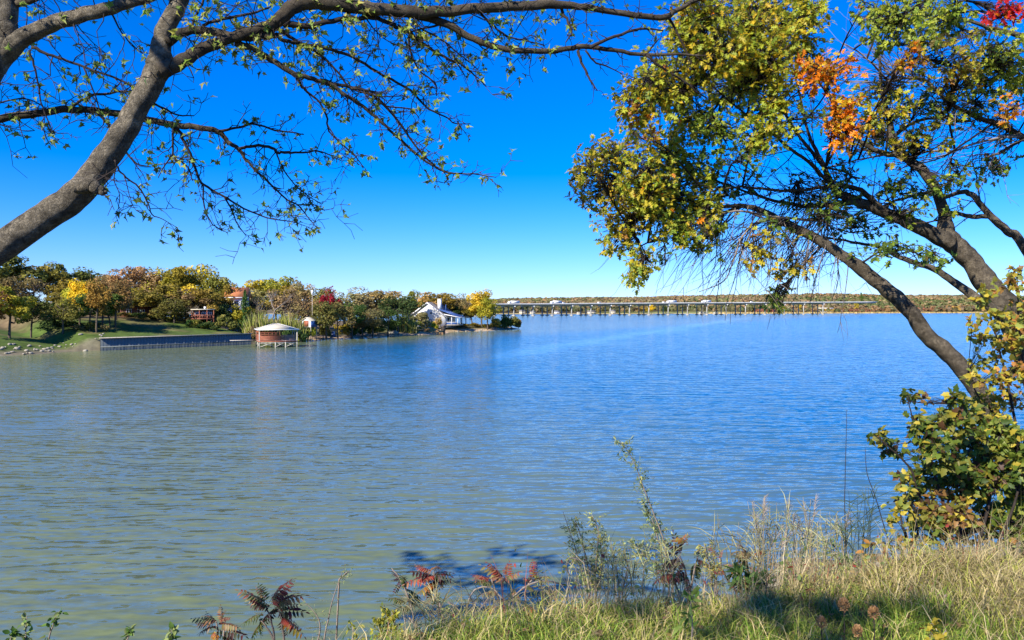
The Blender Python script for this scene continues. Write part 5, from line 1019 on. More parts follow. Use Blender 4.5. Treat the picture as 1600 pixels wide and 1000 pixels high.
# ------------------------------------------------------------------ bushes at the right edge
def bush(name, label, cat, base_px, depth, stems, clusters, mixes, pal, tmpl, size, group=None, dens=170., leafk=(2, 3, 4), stem_mat=None, w=7, n_ind=300):
    b = at(base_px, 500, depth); b[2] = float(bank_z(b[0], b[1])) - .03
    t = thing(name, label, cat, b, 0, group); sk = []
    for pts, d1 in stems:
        tip = [(px, py, max(1.2, w * (1 - i / len(pts)))) for i, (px, py) in enumerate(pts)]
        Q, R = trace(tip, depth, d1, .008); Q = np.vstack([b + np.array([rng.uniform(-.06, .06), rng.uniform(-.06, .06), 0]), Q]); R = np.concatenate([[R[0] * 1.15], R])
        mb = MB(); mb.tube(Q - b, R, 5); mb.build('stem', stem_mat or M_twig, t, smooth=True); sk.append(Q)
    skp_ = np.concatenate(sk); LL = Leaves(); tw_ = MB()
    for cx, cy_, rx, ry, mix, dn in clusters:
        dp = depth + rng.uniform(-.3, .3); c0 = at(cx, cy_, dp); k = dp / FPX; rad = np.array([rx * k, max(rx, ry) * k * .8, ry * k]); a = skp_[np.argmin(np.linalg.norm(skp_ - c0, axis=1))]
        Pm = smooth_path([a, (a + c0) / 2 + rng.normal(size=3) * .02, c0], 3); tw_.tube(Pm - b, np.linspace(.004, .002, len(Pm)), 3); pk = picker(mixes[mix])
        for j in range(max(1, int(dn * rx * ry * math.pi / dens))):
            c1 = c0 + unit(rng.normal(size=3)) * rng.random() ** .4 * rad; s_ = Pm[rng.integers(1, len(Pm))]; tw_.tube(np.array([s_, (s_ + c1) / 2 + rng.normal(size=3) * .015, c1]) - b, [.002, .0015, .001], 3)
            LL.rosette(c1, unit(c1 - s_ + 1e-3), random.choice(leafk), size, pk, .9, .45)
    tag(tw_.build('twigs', M_twig, t), kind='stuff'); LL.build(t, b, tmpl, pal, n_ind); return t
BP = [(.07, .12, .02), (.16, .22, .03), (.26, .25, .04), (.52, .41, .045), (.32, .17, .05), (.17, .085, .04), (.30, .34, .06), (.48, .22, .05), (.10, .055, .04)]
BM = dict(dk={0: 3, 1: 3, 2: 3, 3: .6, 5: 1, 8: .6}, ol={1: 3, 2: 3, 3: 1, 4: .8, 0: 2}, ye={3: 4, 6: 3, 2: 2, 7: .6}, gr={1: 4, 6: 3, 0: 1, 3: .6}, oy={3: 3.5, 7: 2.0, 4: 1.5, 2: 2, 6: 2}, br={5: 3, 4: 3, 2: 2, 3: 1})
bush('leafy_bush', 'dark leafy green bush with browning leaves on the bank before the leaning oak', 'bush', 1500, 5.35,
     [([(1490,850),(1470,770),(1440,690),(1425,650),(1418,620)], 5.3), ([(1500,850),(1500,760),(1490,690),(1488,630)], 5.5), ([(1480,850),(1440,780),(1420,730),(1385,695),(1365,680)], 5.2), ([(1530,850),(1550,760),(1560,690),(1575,650)], 5.5), ([(1560,850),(1590,770),(1610,680)], 5.4), ([(1470,855),(1430,800),(1410,760)], 5.15)],
     [(1423,618,14,12,'ol',1),(1447,622,10,8,'br',.8),(1432,650,14,14,'dk',.8),(1375,682,16,10,'ol',1),(1390,700,14,16,'dk',.8),(1412,705,12,12,'dk',.6),(1445,675,24,22,'dk',1),(1460,650,18,12,'dk',.8),(1492,625,18,14,'dk',1),(1490,660,28,24,'dk',1.1),(1520,650,20,18,'ol',1),(1470,710,34,28,'dk',1.1),(1520,700,36,32,'dk',1.2),(1450,745,34,26,'ol',1),(1500,750,40,32,'dk',1.2),(1550,740,38,36,'dk',1.2),(1585,700,34,32,'gr',1.1),(1560,680,28,22,'gr',1),(1595,760,30,40,'gr',1.1),(1430,785,26,24,'dk',1),(1480,800,40,28,'br',1),(1540,800,44,28,'ol',1.1),(1590,815,32,24,'gr',1),(1415,755,14,20,'dk',.8),(1450,820,30,18,'ol',.9),(1510,830,40,16,'br',.9),(1570,835,36,14,'ol',.9),(1630,720,40,60,'gr',1)],
     BM, BP, T_LOBE, .054, dens=42.)
bush('climbing_vine', 'yellow and orange leafed vine climbing the oak trunk above the bush', 'vine', 1590, 6.3,
     [([(1600,780),(1590,680),(1575,600),(1560,540),(1545,480),(1540,455)], 6.6), ([(1610,780),(1605,640),(1595,540),(1590,470),(1590,425)], 6.5), ([(1590,780),(1560,660),(1530,620),(1512,590)], 6.4)],
     [(1540,465,20,16,'ye',1),(1520,500,12,10,'oy',.7),(1575,445,20,16,'oy',1),(1592,425,14,12,'oy',1),(1560,500,26,16,'ye',1),(1592,490,20,22,'oy',1.1),(1535,530,24,14,'ye',.9),(1575,540,28,20,'oy',1),(1540,565,26,14,'ye',.8),(1590,575,22,20,'oy',1.1),(1562,595,24,16,'oy',.9),(1520,590,20,12,'ye',.7),(1545,625,26,16,'ye',.9),(1590,625,24,22,'oy',1),(1515,635,18,12,'gr',.8),(1565,655,24,14,'ye',.9),(1610,520,24,60,'oy',1),(1530,660,18,12,'gr',.8)],
     BM, BP, T_LOBE, .056, dens=50.)
bush('yellow_shrub', 'low yellow leafed shrub at the foot of the dark bush', 'shrub', 1420, 5.0, [([(1420,850),(1410,820),(1405,790)], 5.05), ([(1425,850),(1435,830),(1425,800)], 4.95), ([(1410,860),(1385,850)], 5.0)],
     [(1402,792,18,14,'ye',1.1),(1418,770,12,12,'ye',.8),(1415,820,24,14,'ye',1.1),(1400,845,26,12,'oy',1),(1380,862,20,10,'br',.8),(1440,850,24,12,'ye',.9),(1362,858,14,8,'oy',.7)], BM, BP, T_OVAL, .05, dens=90.)
# ------------------------------------------------------------------ feathery weeds, sumacs, small plants on the bank edge
WP = [(.28, .36, .13), (.42, .46, .20), (.46, .46, .12), (.18, .25, .08), (.48, .40, .10)]
def weed(label, base_px, depth, stems, n_side, leaf, seed, pal=WP, mixw={0: 3, 1: 3, 3: 2, 2: 1}, name='weed', cat='weed', side=.16, tmpl=T_SLIM, stemc=M_twig_pale, nl=5, mat=None):
    b = at(base_px, 500, depth); b[2] = float(bank_z(b[0], b[1])) - .03; t = thing(name, label, cat, b); LL = Leaves(); tw_ = MB(); pk = picker(mixw)
    for pts in stems:
        tip = [(px, py, max(1.0, 3.6 * (1 - i / len(pts)))) for i, (px, py) in enumerate(pts)]; Q, R = trace(tip, depth, depth + rng.uniform(-.1, .1), .006); Q = np.vstack([b, Q]); R = np.concatenate([[R[0]], R]); mb = MB(); mb.tube(Q - b, R, 4); mb.build('stem', stemc, t)
        for j in range(n_side):
            i = rng.integers(1, len(Q) - 1); T = unit(Q[i+1] - Q[i]); d = unit(T * .5 + rng.normal(size=3) * np.array([.9, .5, .45])); L_ = side * rng.uniform(.4, 1.1) * (1.15 - i / len(Q) * .7)
            P, W_ = zig(Q[i], d, L_, .0014, 4, .25); tw_.tube(P - b, W_, 3)
            for m in range(nl):
                q = P[rng.integers(1, 5)] + rng.normal(size=3) * .006; LL.add(q, unit(d + rng.normal(size=3) * .9), unit(rng.normal(size=3) * .6 + np.array([0, 0, .7])), leaf * rng.uniform(.6, 1.3), pk())
    tag(tw_.build('sprays', stemc, t), kind='stuff'); LL.build(t, b, tmpl, pal, 120, mat); return t
weed('tall feathery grey green weed rising above the sumac on the bank edge', 1050, 6.6, [[(1050,905),(1035,840),(1020,800),(1005,760),(992,725),(978,700),(967,690)], [(1045,905),(1030,850),(1022,820),(1010,790)], [(1052,900),(1010,870),(985,845)]], 60, .036, 1, nl=8)
weed('pale feathery bush with drooping sprays left of the tall weed', 925, 6.4, [[(930,920),(932,870),(935,830),(925,805)], [(925,920),(915,870),(905,830),(895,812)], [(932,920),(940,880),(938,845)], [(920,920),(908,890),(900,860),(880,800)]], 52, .036, 2, mixw={0: 2, 1: 3, 2: 3, 4: 1}, nl=7)
weed('thin pale stalk with a few sprigs beside the red sumac', 505, 7.5, [[(505,1010),(512,970),(522,930),(535,893)], [(530,905),(545,892)]], 16, .028, 3, nl=4)
weed('green wisp with arching stem between the red sumac and thin stalk', 495, 7.3, [[(495,1010),(500,975),(490,955),(470,935)]], 16, .026, 4, nl=5)
weed('yellow flowered goldenrod clump where the grassy edge meets the water view', 608, 5.6, [[(612,1010),(606,975),(600,945)], [(618,1010),(618,980),(612,955)], [(602,1010),(594,985),(590,965)], [(625,1010),(632,985)]], 20, .03, 5, [(.46, .44, .05), (.55, .50, .08), (.22, .28, .06)], {0: 3, 1: 2, 2: 2}, 'goldenrod', 'flower', .08, T_OVAL, M_twig_pale, 8)
weed('small yellow goldenrod sprig just left of the goldenrod clump', 553, 5.8, [[(553,1010),(552,990),(551,975)]], 10, .03, 6, [(.46, .44, .05), (.40, .42, .08), (.22, .28, .06)], {0: 3, 1: 2, 2: 2}, 'goldenrod', 'flower', .06, T_OVAL, M_twig_pale, 8)
for k, (bx_, pts, lab) in enumerate([(40, [(40,1010),(40,985),(42,962)], 'slim pale green sprig at the very bottom left corner'), (75, [(72,1010),(80,985),(88,962),(94,954)], 'upright sprig with dark green paired leaves on the left bank'), (205, [(195,1010),(202,992),(208,978)], 'short sprig with pale leaves left of the bright green sprout'), (265, [(262,1010),(266,995),(268,984)], 'bright green sprout left of the tan sumac leaf'), (20, [(15,1010),(18,995),(30,985)], 'dark leafy tuft beside the slim pale sprig')]):
    weed(lab, bx_, 6.5, [pts], 12, .05 if k != 3 else .06, 7 + k, [(.09, .18, .03), (.16, .28, .05), (.30, .36, .12)], {0: 3, 1: 3, 2: 1.5} if k in (1, 4) else {1: 2, 2: 3}, 'sprig', 'plant', .05, T_OVAL, M_twig_pale, 3)
def compound_leaf(n_pairs, col_fn, L=1.0):
    """sumac leaf: arched stalk with paired slim leaflets"""
    mb = MB(); xs = np.linspace(0, L, 8); st = np.stack([xs, 0 * xs, -.28 * xs ** 2], 1); mb.tube(st, np.linspace(.008, .004, 8), 3, (.30, .10, .06)); tv, tf = T_SLIM
    for i in range(n_pairs + 1):
        u = .16 + .84 * i / n_pairs; p = np.array([u * L, 0, -.28 * u * u]); ll = .26 * math.sin(math.pi * (.25 + .62 * u)) + .05
        for s in ((-1, 1) if i < n_pairs else (0,)):
            ax = unit(np.array([.5 if s else 1, s * .9, -.35 - .2 * rng.random()])); nn = unit(np.array([.1, -s * .35, 1.0]) + rng.normal(size=3) * .15); A, B, N_ = frames(ax[None], nn[None]); V = p + ll * rng.uniform(.85, 1.15) * (tv[:, :1] * A + tv[:, 1:2] * 1.4 * B + tv[:, 2:] * N_)
            mb.add(V, tf, col_fn())
    return mb.mesh('leaf', M_leaf)
def shades(*cs):
    cs = np.array(cs, float); return lambda: cs[rng.integers(len(cs))] * rng.uniform(.7, 1.25)
CLF = dict(red=[compound_leaf(7, shades((.36, .065, .04), (.26, .055, .04), (.38, .16, .07))) for _ in range(3)], mix=[compound_leaf(7, shades((.30, .09, .05), (.32, .20, .07), (.20, .19, .06), (.42, .26, .12))) for _ in range(3)], green=[compound_leaf(7, shades((.07, .11, .03), (.10, .14, .03), (.16, .16, .05))) for _ in range(3)], dark=[compound_leaf(6, shades((.07, .03, .025), (.05, .06, .025), (.12, .03, .03))) for _ in range(3)], tan=[compound_leaf(6, shades((.40, .30, .15), (.30, .26, .09), (.36, .18, .09))) for _ in range(3)], orange=[compound_leaf(6, shades((.55, .24, .04), (.46, .34, .05), (.42, .12, .03))) for _ in range(3)])
def sumac(label, base_px, depth, stems, leaves):
    b = at(base_px, 500, depth); b[2] = float(bank_z(b[0], b[1])) - .03; t = thing('sumac', label, 'sumac', b)
    for pts in stems:
        tip = [(px, py, max(2.0, 5 * (1 - i / (len(pts) + 1)))) for i, (px, py) in enumerate(pts)]; Q, R = trace(tip, depth, depth, .006); Q = np.vstack([b, Q]); R = np.concatenate([[R[0]], R]); mb = MB(); mb.tube(Q - b, R, 5); mb.build('stem', M_twig_pale, t, smooth=True)
    more = [(x0_ + rng.normal() * 4, y0_ + rng.normal() * 4, x0_ + (x1_ - x0_) * .8 + rng.normal() * 13, y0_ + (y1_ - y0_) * .8 + rng.normal() * 11, key) for (x0_, y0_, x1_, y1_, key) in leaves]
    for (x0_, y0_, x1_, y1_, key) in leaves + more:
        p0_ = at(x0_, y0_, depth); p1_ = at(x1_, y1_, depth + rng.uniform(-.18, .18)); ax = p1_ - p0_; L_ = np.linalg.norm(ax); ax = unit(ax + np.array([0, 0, .22 * L_])); up = unit(np.array([rng.normal() * .4, -.45, 1.0])); A, B, N_ = frames(ax[None], up[None]); L_ *= .86
        o = link('leaf', CLF[key][rng.integers(3)], t); a, bb, c_ = A[0] * L_, B[0] * L_, N_[0] * L_; q = p0_ - b; o.matrix_local = Matrix(((a[0], bb[0], c_[0], q[0]), (a[1], bb[1], c_[1], q[1]), (a[2], bb[2], c_[2], q[2]), (0, 0, 0, 1)))
sumac('red leafed sumac above the water left of the thin stalk', 440, 8.0, [[(430,1010),(425,975),(415,945)], [(445,1010),(440,970),(435,950)], [(432,1010),(420,985),(405,968)]],
      [(415,945,368,920,'mix'),(418,942,395,912,'green'),(420,942,454,902,'red'),(428,948,462,925,'mix'),(432,950,470,945,'mix'),(435,955,478,958,'dark'),(438,960,474,985,'red'),(438,965,455,1000,'red'),(425,950,385,945,'dark'),(412,960,372,975,'green'),(408,965,398,1000,'green'),(425,940,430,915,'mix'),(440,965,480,998,'orange'),(430,955,410,985,'dark'),(418,950,390,930,'red')])
sumac('tan and yellow leafed sumac with curled leaves left of the red one', 340, 8.0, [[(335,1015),(340,990),(338,970)], [(350,1015),(350,985)]], [(338,972,300,970,'tan'),(338,970,320,962,'tan'),(340,970,362,965,'red'),(345,975,375,980,'tan'),(338,978,305,990,'mix'),(345,985,370,1000,'green'),(350,985,385,995,'dark'),(342,968,352,950,'mix'),(335,985,325,1005,'orange')])
sumac('sumac with hanging red leaves on a single pale stem at the grassy edge', 693, 6.2, [[(693,968),(685,935),(678,905),(677,893)]], [(677,895,648,884,'red'),(678,893,692,880,'orange'),(679,900,660,905,'red'),(680,905,668,925,'red'),(680,910,650,925,'orange'),(677,897,708,895,'dark'),(681,915,655,935,'mix'),(678,900,640,890,'dark'),(682,905,700,915,'dark')])
sumac('dark drooping sumac stem overhanging the shaded water', 640, 7.2, [[(650,985),(640,940),(625,905),(612,888)]], [(640,940,612,935,'green'),(632,918,616,900,'green'),(625,905,612,888,'dark'),(636,928,650,945,'green'),(640,945,618,965,'green'),(628,912,640,925,'dark')])
sumac('wide spread sumac with scarlet tips beside the arching dry canes', 795, 6.3, [[(815,955),(800,920),(785,902)], [(820,955),(822,920),(832,905)], [(785,955),(775,925),(768,905)]], [(785,903,765,876,'red'),(786,902,790,875,'red'),(787,905,810,893,'mix'),(785,905,760,900,'tan'),(832,906,842,875,'red'),(833,907,860,898,'tan'),(830,910,815,900,'red'),(768,906,735,895,'red'),(770,910,752,920,'green'),(785,908,790,930,'mix'),(825,915,838,925,'green'),(775,925,750,930,'tan'),(800,920,812,945,'tan'),(820,945,830,955,'red'),(770,945,760,960,'orange'),(805,950,770,955,'red')])
sumac('dark maroon sumac with broad drooping leaves among the bank weeds', 1075, 5.6, [[(1075,925),(1070,890),(1062,868)], [(1078,925),(1085,890),(1090,870)], [(1060,925),(1050,895)]], [(1062,868,1035,862,'dark'),(1063,866,1070,848,'dark'),(1064,870,1042,892,'green'),(1066,875,1050,905,'dark'),(1090,870,1104,858,'dark'),(1089,875,1110,890,'dark'),(1085,880,1080,905,'green'),(1070,895,1050,912,'dark'),(1072,900,1080,928,'dark'),(1050,895,1018,890,'orange'),(1050,898,1022,908,'red'),(1063,866,1048,830,'dark'),(1060,850,1082,836,'orange')])
sumac('small sumac with single scarlet leaves and yellow green sprays', 1170, 5.8, [[(1170,925),(1168,885),(1165,862)], [(1178,925),(1185,880),(1186,856)], [(1150,925),(1130,895),(1124,872)]], [(1165,862,1160,848,'red'),(1186,858,1187,846,'red'),(1168,872,1180,880,'red'),(1165,868,1145,865,'tan'),(1167,875,1150,885,'green'),(1124,872,1127,858,'red'),(1126,885,1128,900,'red'),(1166,866,1182,862,'orange'),(1170,885,1190,895,'mix'),(1150,890,1140,900,'orange')])
# arching dry canes
for k, (pts, lab) in enumerate([([(728,962),(735,930),(750,918),(770,920),(790,940),(806,955)], 'dry cane arched over the shaded water like a hoop'), ([(790,958),(805,930),(830,912),(855,908),(885,915)], 'long low arching dry cane right of the hoop'), ([(890,900),(885,885),(893,872),(915,880)], 'short curled dry cane beside the pale feathery bush'), ([(640,965),(655,985),(668,1000)], 'straight dry cane lying down the grassy edge'), ([(700,940),(712,948),(722,965)], 'short dry cane leaning left of the hoop')]):
    Q, R = trace([(x, y, 3.4 - .5 * i / len(pts)) for i, (x, y) in enumerate(pts)], 5.6, 5.6, .004); b = Q[0].copy(); mb = MB(); mb.tube(Q - b, R, 5); tag(mb.build('dry_cane', M_twig_pale, None, b, True), lab, 'cane')
# tall dry grass with plumes
def grass_clump(label, cx, base_py, depth, n, spread, hpx, plume, seed, colr=(.30, .25, .15)):
    b = at(cx, base_py, depth); b[2] = float(bank_z(b[0], b[1])); t = thing('tall_grass', label, 'grass', b); r = np.random.default_rng(seed); colr = np.array(colr)
    for i in range(n):
        x = cx + r.uniform(-spread, spread); top = base_py - hpx * r.uniform(.55, 1.05); lean = r.normal() * 16
        Q, R = trace([(x, base_py + 25, 1.5), (x + lean * .25, base_py - hpx * .3, 1.2), (x + lean, top, .7)], depth + r.uniform(-.3, .3), depth + r.uniform(-.3, .3), .004); mb = MB(); c_ = colr * r.uniform(.9, 1.9); mb.tube(Q - b, R, 3, c_)
        for j in range(4):
            a = Q[r.integers(1, len(Q) - 1)]; L_ = r.uniform(.12, .30); d = unit(np.array([r.normal(), r.normal() * .5, .9])); P = np.array([a, a + d * L_ * .5, a + d * L_ * .8 + np.array([d[0], d[1], -.3]) * L_ * .3]); wv = unit(np.cross(d, np.array([0, 1, .2]))) * .0022
            V = np.array([P[0] - wv, P[0] + wv, P[1] - wv, P[1] + wv, P[2]]) - b; mb.add(V, [np.array([[0, 1, 3, 2]]), np.array([[2, 3, 4]])], c_ * np.array([.85, 1.0, .75]))
        so = mb.build('stalk', M_grass, t)
        if r.random() < plume:
            pm = MB(); e = Q[-1]; T = unit(Q[-1] - Q[-4])
            for j in range(46):
                u = r.random(); a = e - T * .16 * u; d = unit(T + r.normal(size=3) * .5 + np.array([.35, 0, -.15])); s_ = .05 * (1.1 - .6 * abs(u - .5)); wv = unit(np.cross(d, r.normal(size=3))) * .0016; pm.add(np.array([a - wv, a + wv, a + d * s_]) - b, np.array([[0, 1, 2]]), np.array([.42, .34, .27]) * r.uniform(.7, 1.2))
            pm.build('plume', M_grass, so)
grass_clump('tall dry grass with silky plumes bending over the waterline stones', 1225, 885, 5.3, 34, 45, 105, .55, 1); grass_clump('dense dry grass stalks right of the plumed grass', 1285, 885, 5.2, 30, 35, 85, .2, 2, (.36, .30, .18)); grass_clump('dark green grass stalks left of the yellow shrub', 1345, 880, 5.1, 16, 32, 120, .1, 3, (.07, .09, .05)); grass_clump('sparse brown stalks between the scarlet sumac and plumed grass', 1160, 890, 5.4, 22, 50, 75, .1, 4, (.24, .19, .11)); grass_clump('brown dry stalks standing around the tall feathery weed', 990, 905, 5.2, 22, 60, 60, .1, 5, (.34, .28, .15))
grass_clump('dry stalks fringing the shaded water below the hanging sumac', 720, 965, 4.7, 30, 90, 40, .1, 6, (.34, .25, .15))
for k, (pts, lab) in enumerate([([(1322,880,2.0),(1320,780,1.6),(1322,690,1.2),(1323,640,.8)], 'single very tall thin stem rising above the plumed grass'), ([(1395,870,2.4),(1372,790,1.8),(1355,740,1.4),(1352,700,.8)], 'tall thin stem leaning from the yellow shrub'), ([(1470,1000,3),(1476,930,2.4),(1480,948,2)], 'bent pale straw on the lawn near the seed heads')]):
    Q, R = trace(pts, 5.0 if k < 2 else 4.0, 5.0 if k < 2 else 4.0, .003); b = Q[0].copy(); mb = MB(); mb.tube(Q - b, R, 4); tag(mb.build('grass_stem', M_twig_pale if k == 2 else M_twig, None, b), lab, 'stem')
# dry seed heads
for k, (px, py, s_, lab) in enumerate([(1318, 945, 1.15, 'tallest brown seed head standing in the green grass patch'), (1283, 972, 1.0, 'brown seed head left of the tallest one'), (1365, 957, 1.1, 'round tan seed head right of the tallest one'), (1340, 986, 1.0, 'low brown seed head below the round tan one')]):
    tip = at(px, py, 3.45 if py < 970 else 3.25); b = tip.copy(); b[0] -= .01; b[2] = float(bank_z(b[0], b[1])) - .02; t = thing('seed_head', lab, 'seed head', b); MB().tube(smooth_path([np.zeros(3), (tip - b) * .5 + [.01, 0, 0], tip - b], 4), np.linspace(.0035, .0025, 9), 5).build('stem', M_twig, t)
    hd = MB(); R_ = .0205 * s_
    for j in range(70):
        u = (j + .5) / 70; th = j * 2.399; z = -1 + 2 * u; rr = math.sqrt(1 - z * z); d = np.array([rr * math.cos(th), rr * math.sin(th), z * 1.35]); p_ = (tip - b) + d * R_ * .55; ax = unit(d + np.array([0, 0, .6])); A, B, N_ = frames(ax[None], unit(d + rng.normal(size=3) * .2)[None]); tv, tf = T_OVAL; hd.add(p_ + R_ * .75 * (tv[:, :1] * A + tv[:, 1:2] * B + tv[:, 2:] * N_), tf, np.array([.46, .27, .12]) * rng.uniform(.6, 1.25))
    hd.build('head', M_leaf, t)
    ll = Leaves()
    for j in range(6): ll.add(b + (tip - b) * rng.uniform(.1, .7), unit(rng.normal(size=3) + [0, 0, .4]), unit(rng.normal(size=3) * .4 + [0, 0, 1]), .05, 0)
    ll.build(t, b, T_SLIM, [(.12, .18, .04)], 6)
weed('narrow green leafy plant standing in the grass left of the seed heads', 1080, 3.5, [[(1082,980),(1080,950),(1078,925)]], 12, .06, 30, [(.16, .27, .04), (.25, .34, .06)], {0: 2, 1: 2}, 'leafy_weed', 'plant', .05, T_SLIM, M_twig_pale, 3)
weed('broad green clump of blades at the bank edge under the scarlet sumac', 1175, 5.0, [[(1175,930),(1160,905),(1150,895)], [(1180,930),(1195,905)], [(1178,930),(1178,900)]], 22, .085, 31, [(.06, .13, .03), (.10, .19, .04)], {0: 3, 1: 2}, 'leafy_weed', 'plant', .06, T_SLIM, M_twig_pale, 4)
weed('small yellow and red leafed seedling at the bottom of the lawn', 1455, 3.3, [[(1450,1010),(1455,985),(1460,972)], [(1458,1010),(1478,985)]], 10, .028, 32, [(.50, .40, .04), (.42, .14, .04), (.34, .40, .06)], {0: 4, 1: .6, 2: 2}, 'seedling', 'plant', .05, T_LOBE, M_twig_pale, 3)
lg = MB(); a_ = at(638, 988, 4.05); b_2 = at(745, 960, 4.15); a_[2] = float(bank_z(a_[0], a_[1])) + .02; b_2[2] = float(bank_z(b_2[0], b_2[1])) + .03
lg.tube(smooth_path([a_ - a_, (b_2 - a_) * .5 + [0, 0, .02], b_2 - a_], 5), np.linspace(.025, .035, 11), 8); tag(lg.build('driftwood', plain('bleached_wood', (.52, .44, .31), .9, .25, 12., .4), None, a_, True), 'bleached log half buried along the grassy edge', 'log')

# ------------------------------------------------------------------ grass on the bank
def blades(name, label, X, Y, H, Wd, C, lean, seed, DX=None):
    r = np.random.default_rng(seed); n = len(X); Z0 = bank_z(X, Y) - .01; th = r.random(n) * 6.283; d = np.stack([np.cos(th), np.sin(th)], 1)
    if DX is not None: d = unit(d * .55 + DX)
    lx = d[:, 0] * lean * H + .08 * H; ly = d[:, 1] * lean * H
    ph = r.random(n) * 6.283; wx, wy = np.cos(ph) * Wd, np.sin(ph) * Wd * .6
    V = np.stack([np.stack([X - wx, Y - wy, Z0], 1), np.stack([X + wx, Y + wy, Z0], 1), np.stack([X + lx * .28 - wx * .8, Y + ly * .28 - wy * .8, Z0 + H * .55], 1), np.stack([X + lx * .28 + wx * .8, Y + ly * .28 + wy * .8, Z0 + H * .55], 1), np.stack([X + lx, Y + ly, Z0 + H * (1 - .35 * np.minimum(lean, 1.6))], 1)], 1).reshape(-1, 3)
    i = (np.arange(n) * 5)[:, None]; Cc = np.repeat(C, 5, 0) * np.tile(np.array([.85, .85, 1, 1, 1.1]), n)[:, None]
    o = link(name, raw_mesh(name, V, [i + np.array([[0, 1, 3, 2]]), i + np.array([[2, 3, 4]])], M_grass, Cc)); tag(o, label, 'grass', kind='stuff')
r = np.random.default_rng(77)
def tufts(n, per, x0_, x1_, y0_, back, rad):
    X = r.uniform(x0_, x1_, n); e = np.interp(X, EX[:, 0], EX[:, 1]); Y = y0_ + (e + back - y0_) * r.random(n); k = np.repeat(np.arange(n), per)
    off = r.normal(size=(n * per, 2)) * rad; return X[k] + off[:, 0], Y[k] + off[:, 1], k, unit(off + 1e-5)
X, Y, tk, dx_ = tufts(6500, 22, -1.6, 5.6, 2.3, .9, .035); n = len(X)
g = vnoise(X * 1.4 + 9, Y * 1.4, 41) * .65 + vnoise(X * 4 + 3, Y * 4, 42) * .35; strw = smoothstep(2.1, 3.3, X + (g - .5) * 2.2)
edge_d = np.interp(X, EX[:, 0], EX[:, 1]) - Y
tr_ = r.random(6500)[tk]; kk = np.clip(g * 1.3 - .50 + strw * .6 + (np.abs(edge_d) < .3) * .3 + (tr_ - .5) * .9, 0, 1); pick = r.random(n) < kk
C = np.where(pick[:, None], np.array([.50, .40, .18]), np.array([.17, .27, .03])); mid_ = r.random(n) < .3; C[mid_] = np.array([.38, .40, .07]); C = C * (.6 + .7 * r.random((n, 1)))
H = (.05 + .09 * r.random(n) ** 1.5) * (.6 + .9 * tr_) * (1 + .45 * strw) * np.where(pick, 1.2, 1.0)
blades('grass', 'mixed green and straw grass covering the near bank', X, Y, H, .0016 + .0018 * r.random(n), C, r.uniform(.3, 1.5, n), 78, dx_)
X, Y, tk, dx_ = tufts(700, 18, 1.8, 5.8, 2.6, .8, .05); m = r.random(len(X)) < smoothstep(1.7, 3.0, X); X, Y, dx_ = X[m], Y[m], dx_[m]; n = len(X)
blades('dry_grass', 'long bleached dry grass at the foot of the dark bush', X, Y, .10 + .28 * r.random(n) ** 2, .0014 + .0016 * r.random(n), np.array([.56, .46, .24]) * (.55 + .65 * r.random((n, 1))), r.uniform(.5, 1.9, n), 79, dx_)
X = r.uniform(-3, 6, 7000); Y = np.interp(X, EX[:, 0], EX[:, 1]) + r.uniform(.1, 2.5, 7000); n = len(X)
blades('slope_grass', 'dry weedy grass on the slope below the bank edge', X, Y, .10 + .22 * r.random(n) ** 1.5, .002 + .002 * r.random(n), np.where((r.random(n) < .6)[:, None], np.array([.42, .33, .18]), np.array([.22, .25, .06])) * (.6 + .6 * r.random((n, 1))), r.uniform(.2, 1.0, n), 80)

# tangle of dry stems, wisps and seedlings along the edge
n = 5200; X = r.uniform(-.9, 3.4, n); X = np.where(r.random(n) < .75, r.uniform(.2, 3.2, n), X); e_ = np.interp(X, EX[:, 0], EX[:, 1]); Y = e_ + r.uniform(-.05, .9, n) ** 1.0
cl = vnoise(X * 2.6, Y * 2.0, 51); hh = (.10 + .42 * r.random(n) ** 1.8) * (.35 + 1.1 * cl) * np.interp(X, [-.9, .2, .8, 3.4], [.5, .8, 1.15, 1.15])
tp = r.random((n, 1)); C = np.where(tp < .5, np.array([.50, .40, .22]), np.where(tp < .75, np.array([.30, .20, .11]), np.where(tp < .93, np.array([.26, .30, .09]), np.array([.40, .12, .07])))) * (.6 + .7 * r.random((n, 1)))
blades('weed_tangle', 'tangle of dry tan stems and wisps along the bank edge above the water', X, Y, hh, .0013 + .0016 * r.random(n), C, r.uniform(.1, .9, n), 81)
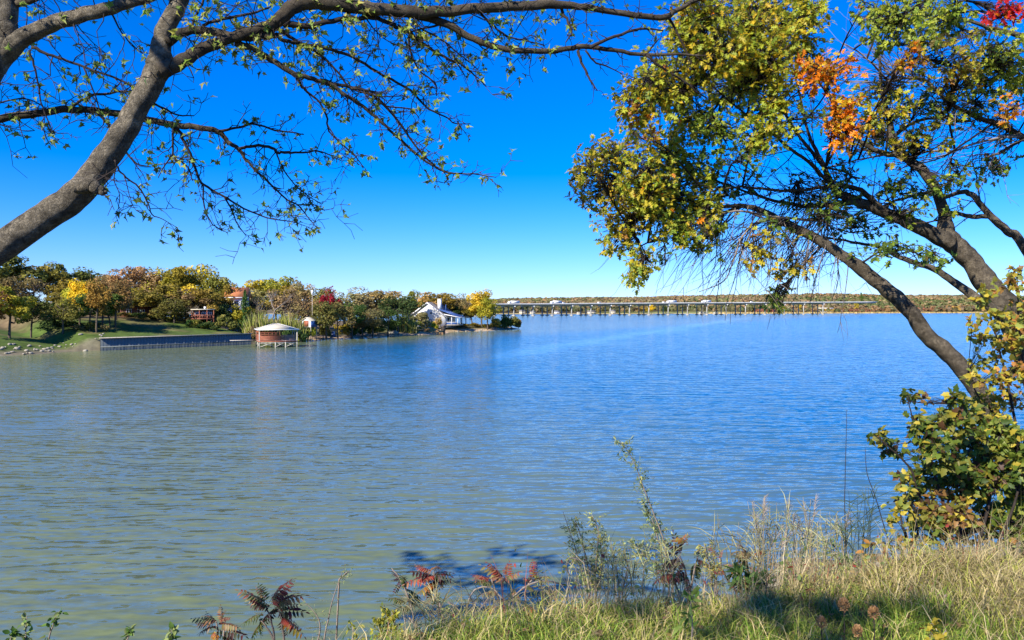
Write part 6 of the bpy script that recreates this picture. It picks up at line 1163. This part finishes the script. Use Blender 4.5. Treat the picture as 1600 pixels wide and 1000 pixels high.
# small leaves on the tangle and fallen on the lawn
EL = Leaves()
for i in range(2600):
    j = r.integers(n); u = r.uniform(.35, 1.0); p_ = np.array([X[j] + r.normal() * .02, Y[j] + r.normal() * .02, 0.]); p_[2] = float(bank_z(p_[0], p_[1])) + hh[j] * u * .85
    EL.add(p_, unit(r.normal(size=3)), unit(r.normal(size=3) * .7 + np.array([0, 0, .6])), r.uniform(.012, .034), int(r.choice([0, 0, 1, 2, 2, 3, 4])))
for i in range(420):
    x_ = r.uniform(-.6, 4.6); y_ = r.uniform(2.6, float(np.interp(x_, EX[:, 0], EX[:, 1]))); EL.add(np.array([x_, y_, float(bank_z(x_, y_)) + r.uniform(.01, .07)]), unit(r.normal(size=3) * np.array([1, 1, .3])), unit(r.normal(size=3) * .35 + np.array([0, 0, 1])), r.uniform(.03, .06), int(r.choice([5, 5, 1, 6])))
tl = thing('leaf_scatter', 'small green and reddish leaves caught in the dry tangle and fallen on the grass', 'leaves', (0, 0, 6)); tl['kind'] = 'stuff'
EL.build(tl, np.array([0, 0, 6.]), T_OVAL, [(.30, .34, .10), (.40, .28, .10), (.16, .22, .06), (.42, .07, .05), (.50, .44, .10), (.34, .20, .09), (.20, .12, .06)], 0)
weed('loose grey green wisp between the pale bush and the tall weed', 965, 5.6, [[(968,925),(962,880),(955,850)], [(972,925),(980,885),(975,860)]], 34, .03, 41, nl=6, side=.12)
weed('yellowish wispy weed between the maroon and scarlet sumacs', 1110, 5.2, [[(1112,915),(1108,880),(1100,850)], [(1118,915),(1122,880)]], 34, .03, 42, mixw={2: 3, 4: 3, 1: 2}, nl=6, side=.12)
weed('wispy green weed at the left end of the grassy edge', 690, 4.9, [[(700,985),(690,955),(672,935)], [(705,985),(715,955)]], 26, .028, 43, nl=6, side=.10)
weed('brownish wisp right of the arched dry cane', 850, 5.0, [[(850,950),(846,915),(838,890)], [(856,950),(866,920)]], 26, .028, 44, mixw={4: 3, 2: 2, 0: 1}, nl=6, side=.10)
weed('leafy green weed among the dry stalks below the yellow shrub', 1310, 4.9, [[(1310,905),(1305,870),(1296,845)], [(1318,905),(1326,865)]], 30, .034, 45, mixw={3: 3, 0: 3}, nl=5, side=.10)
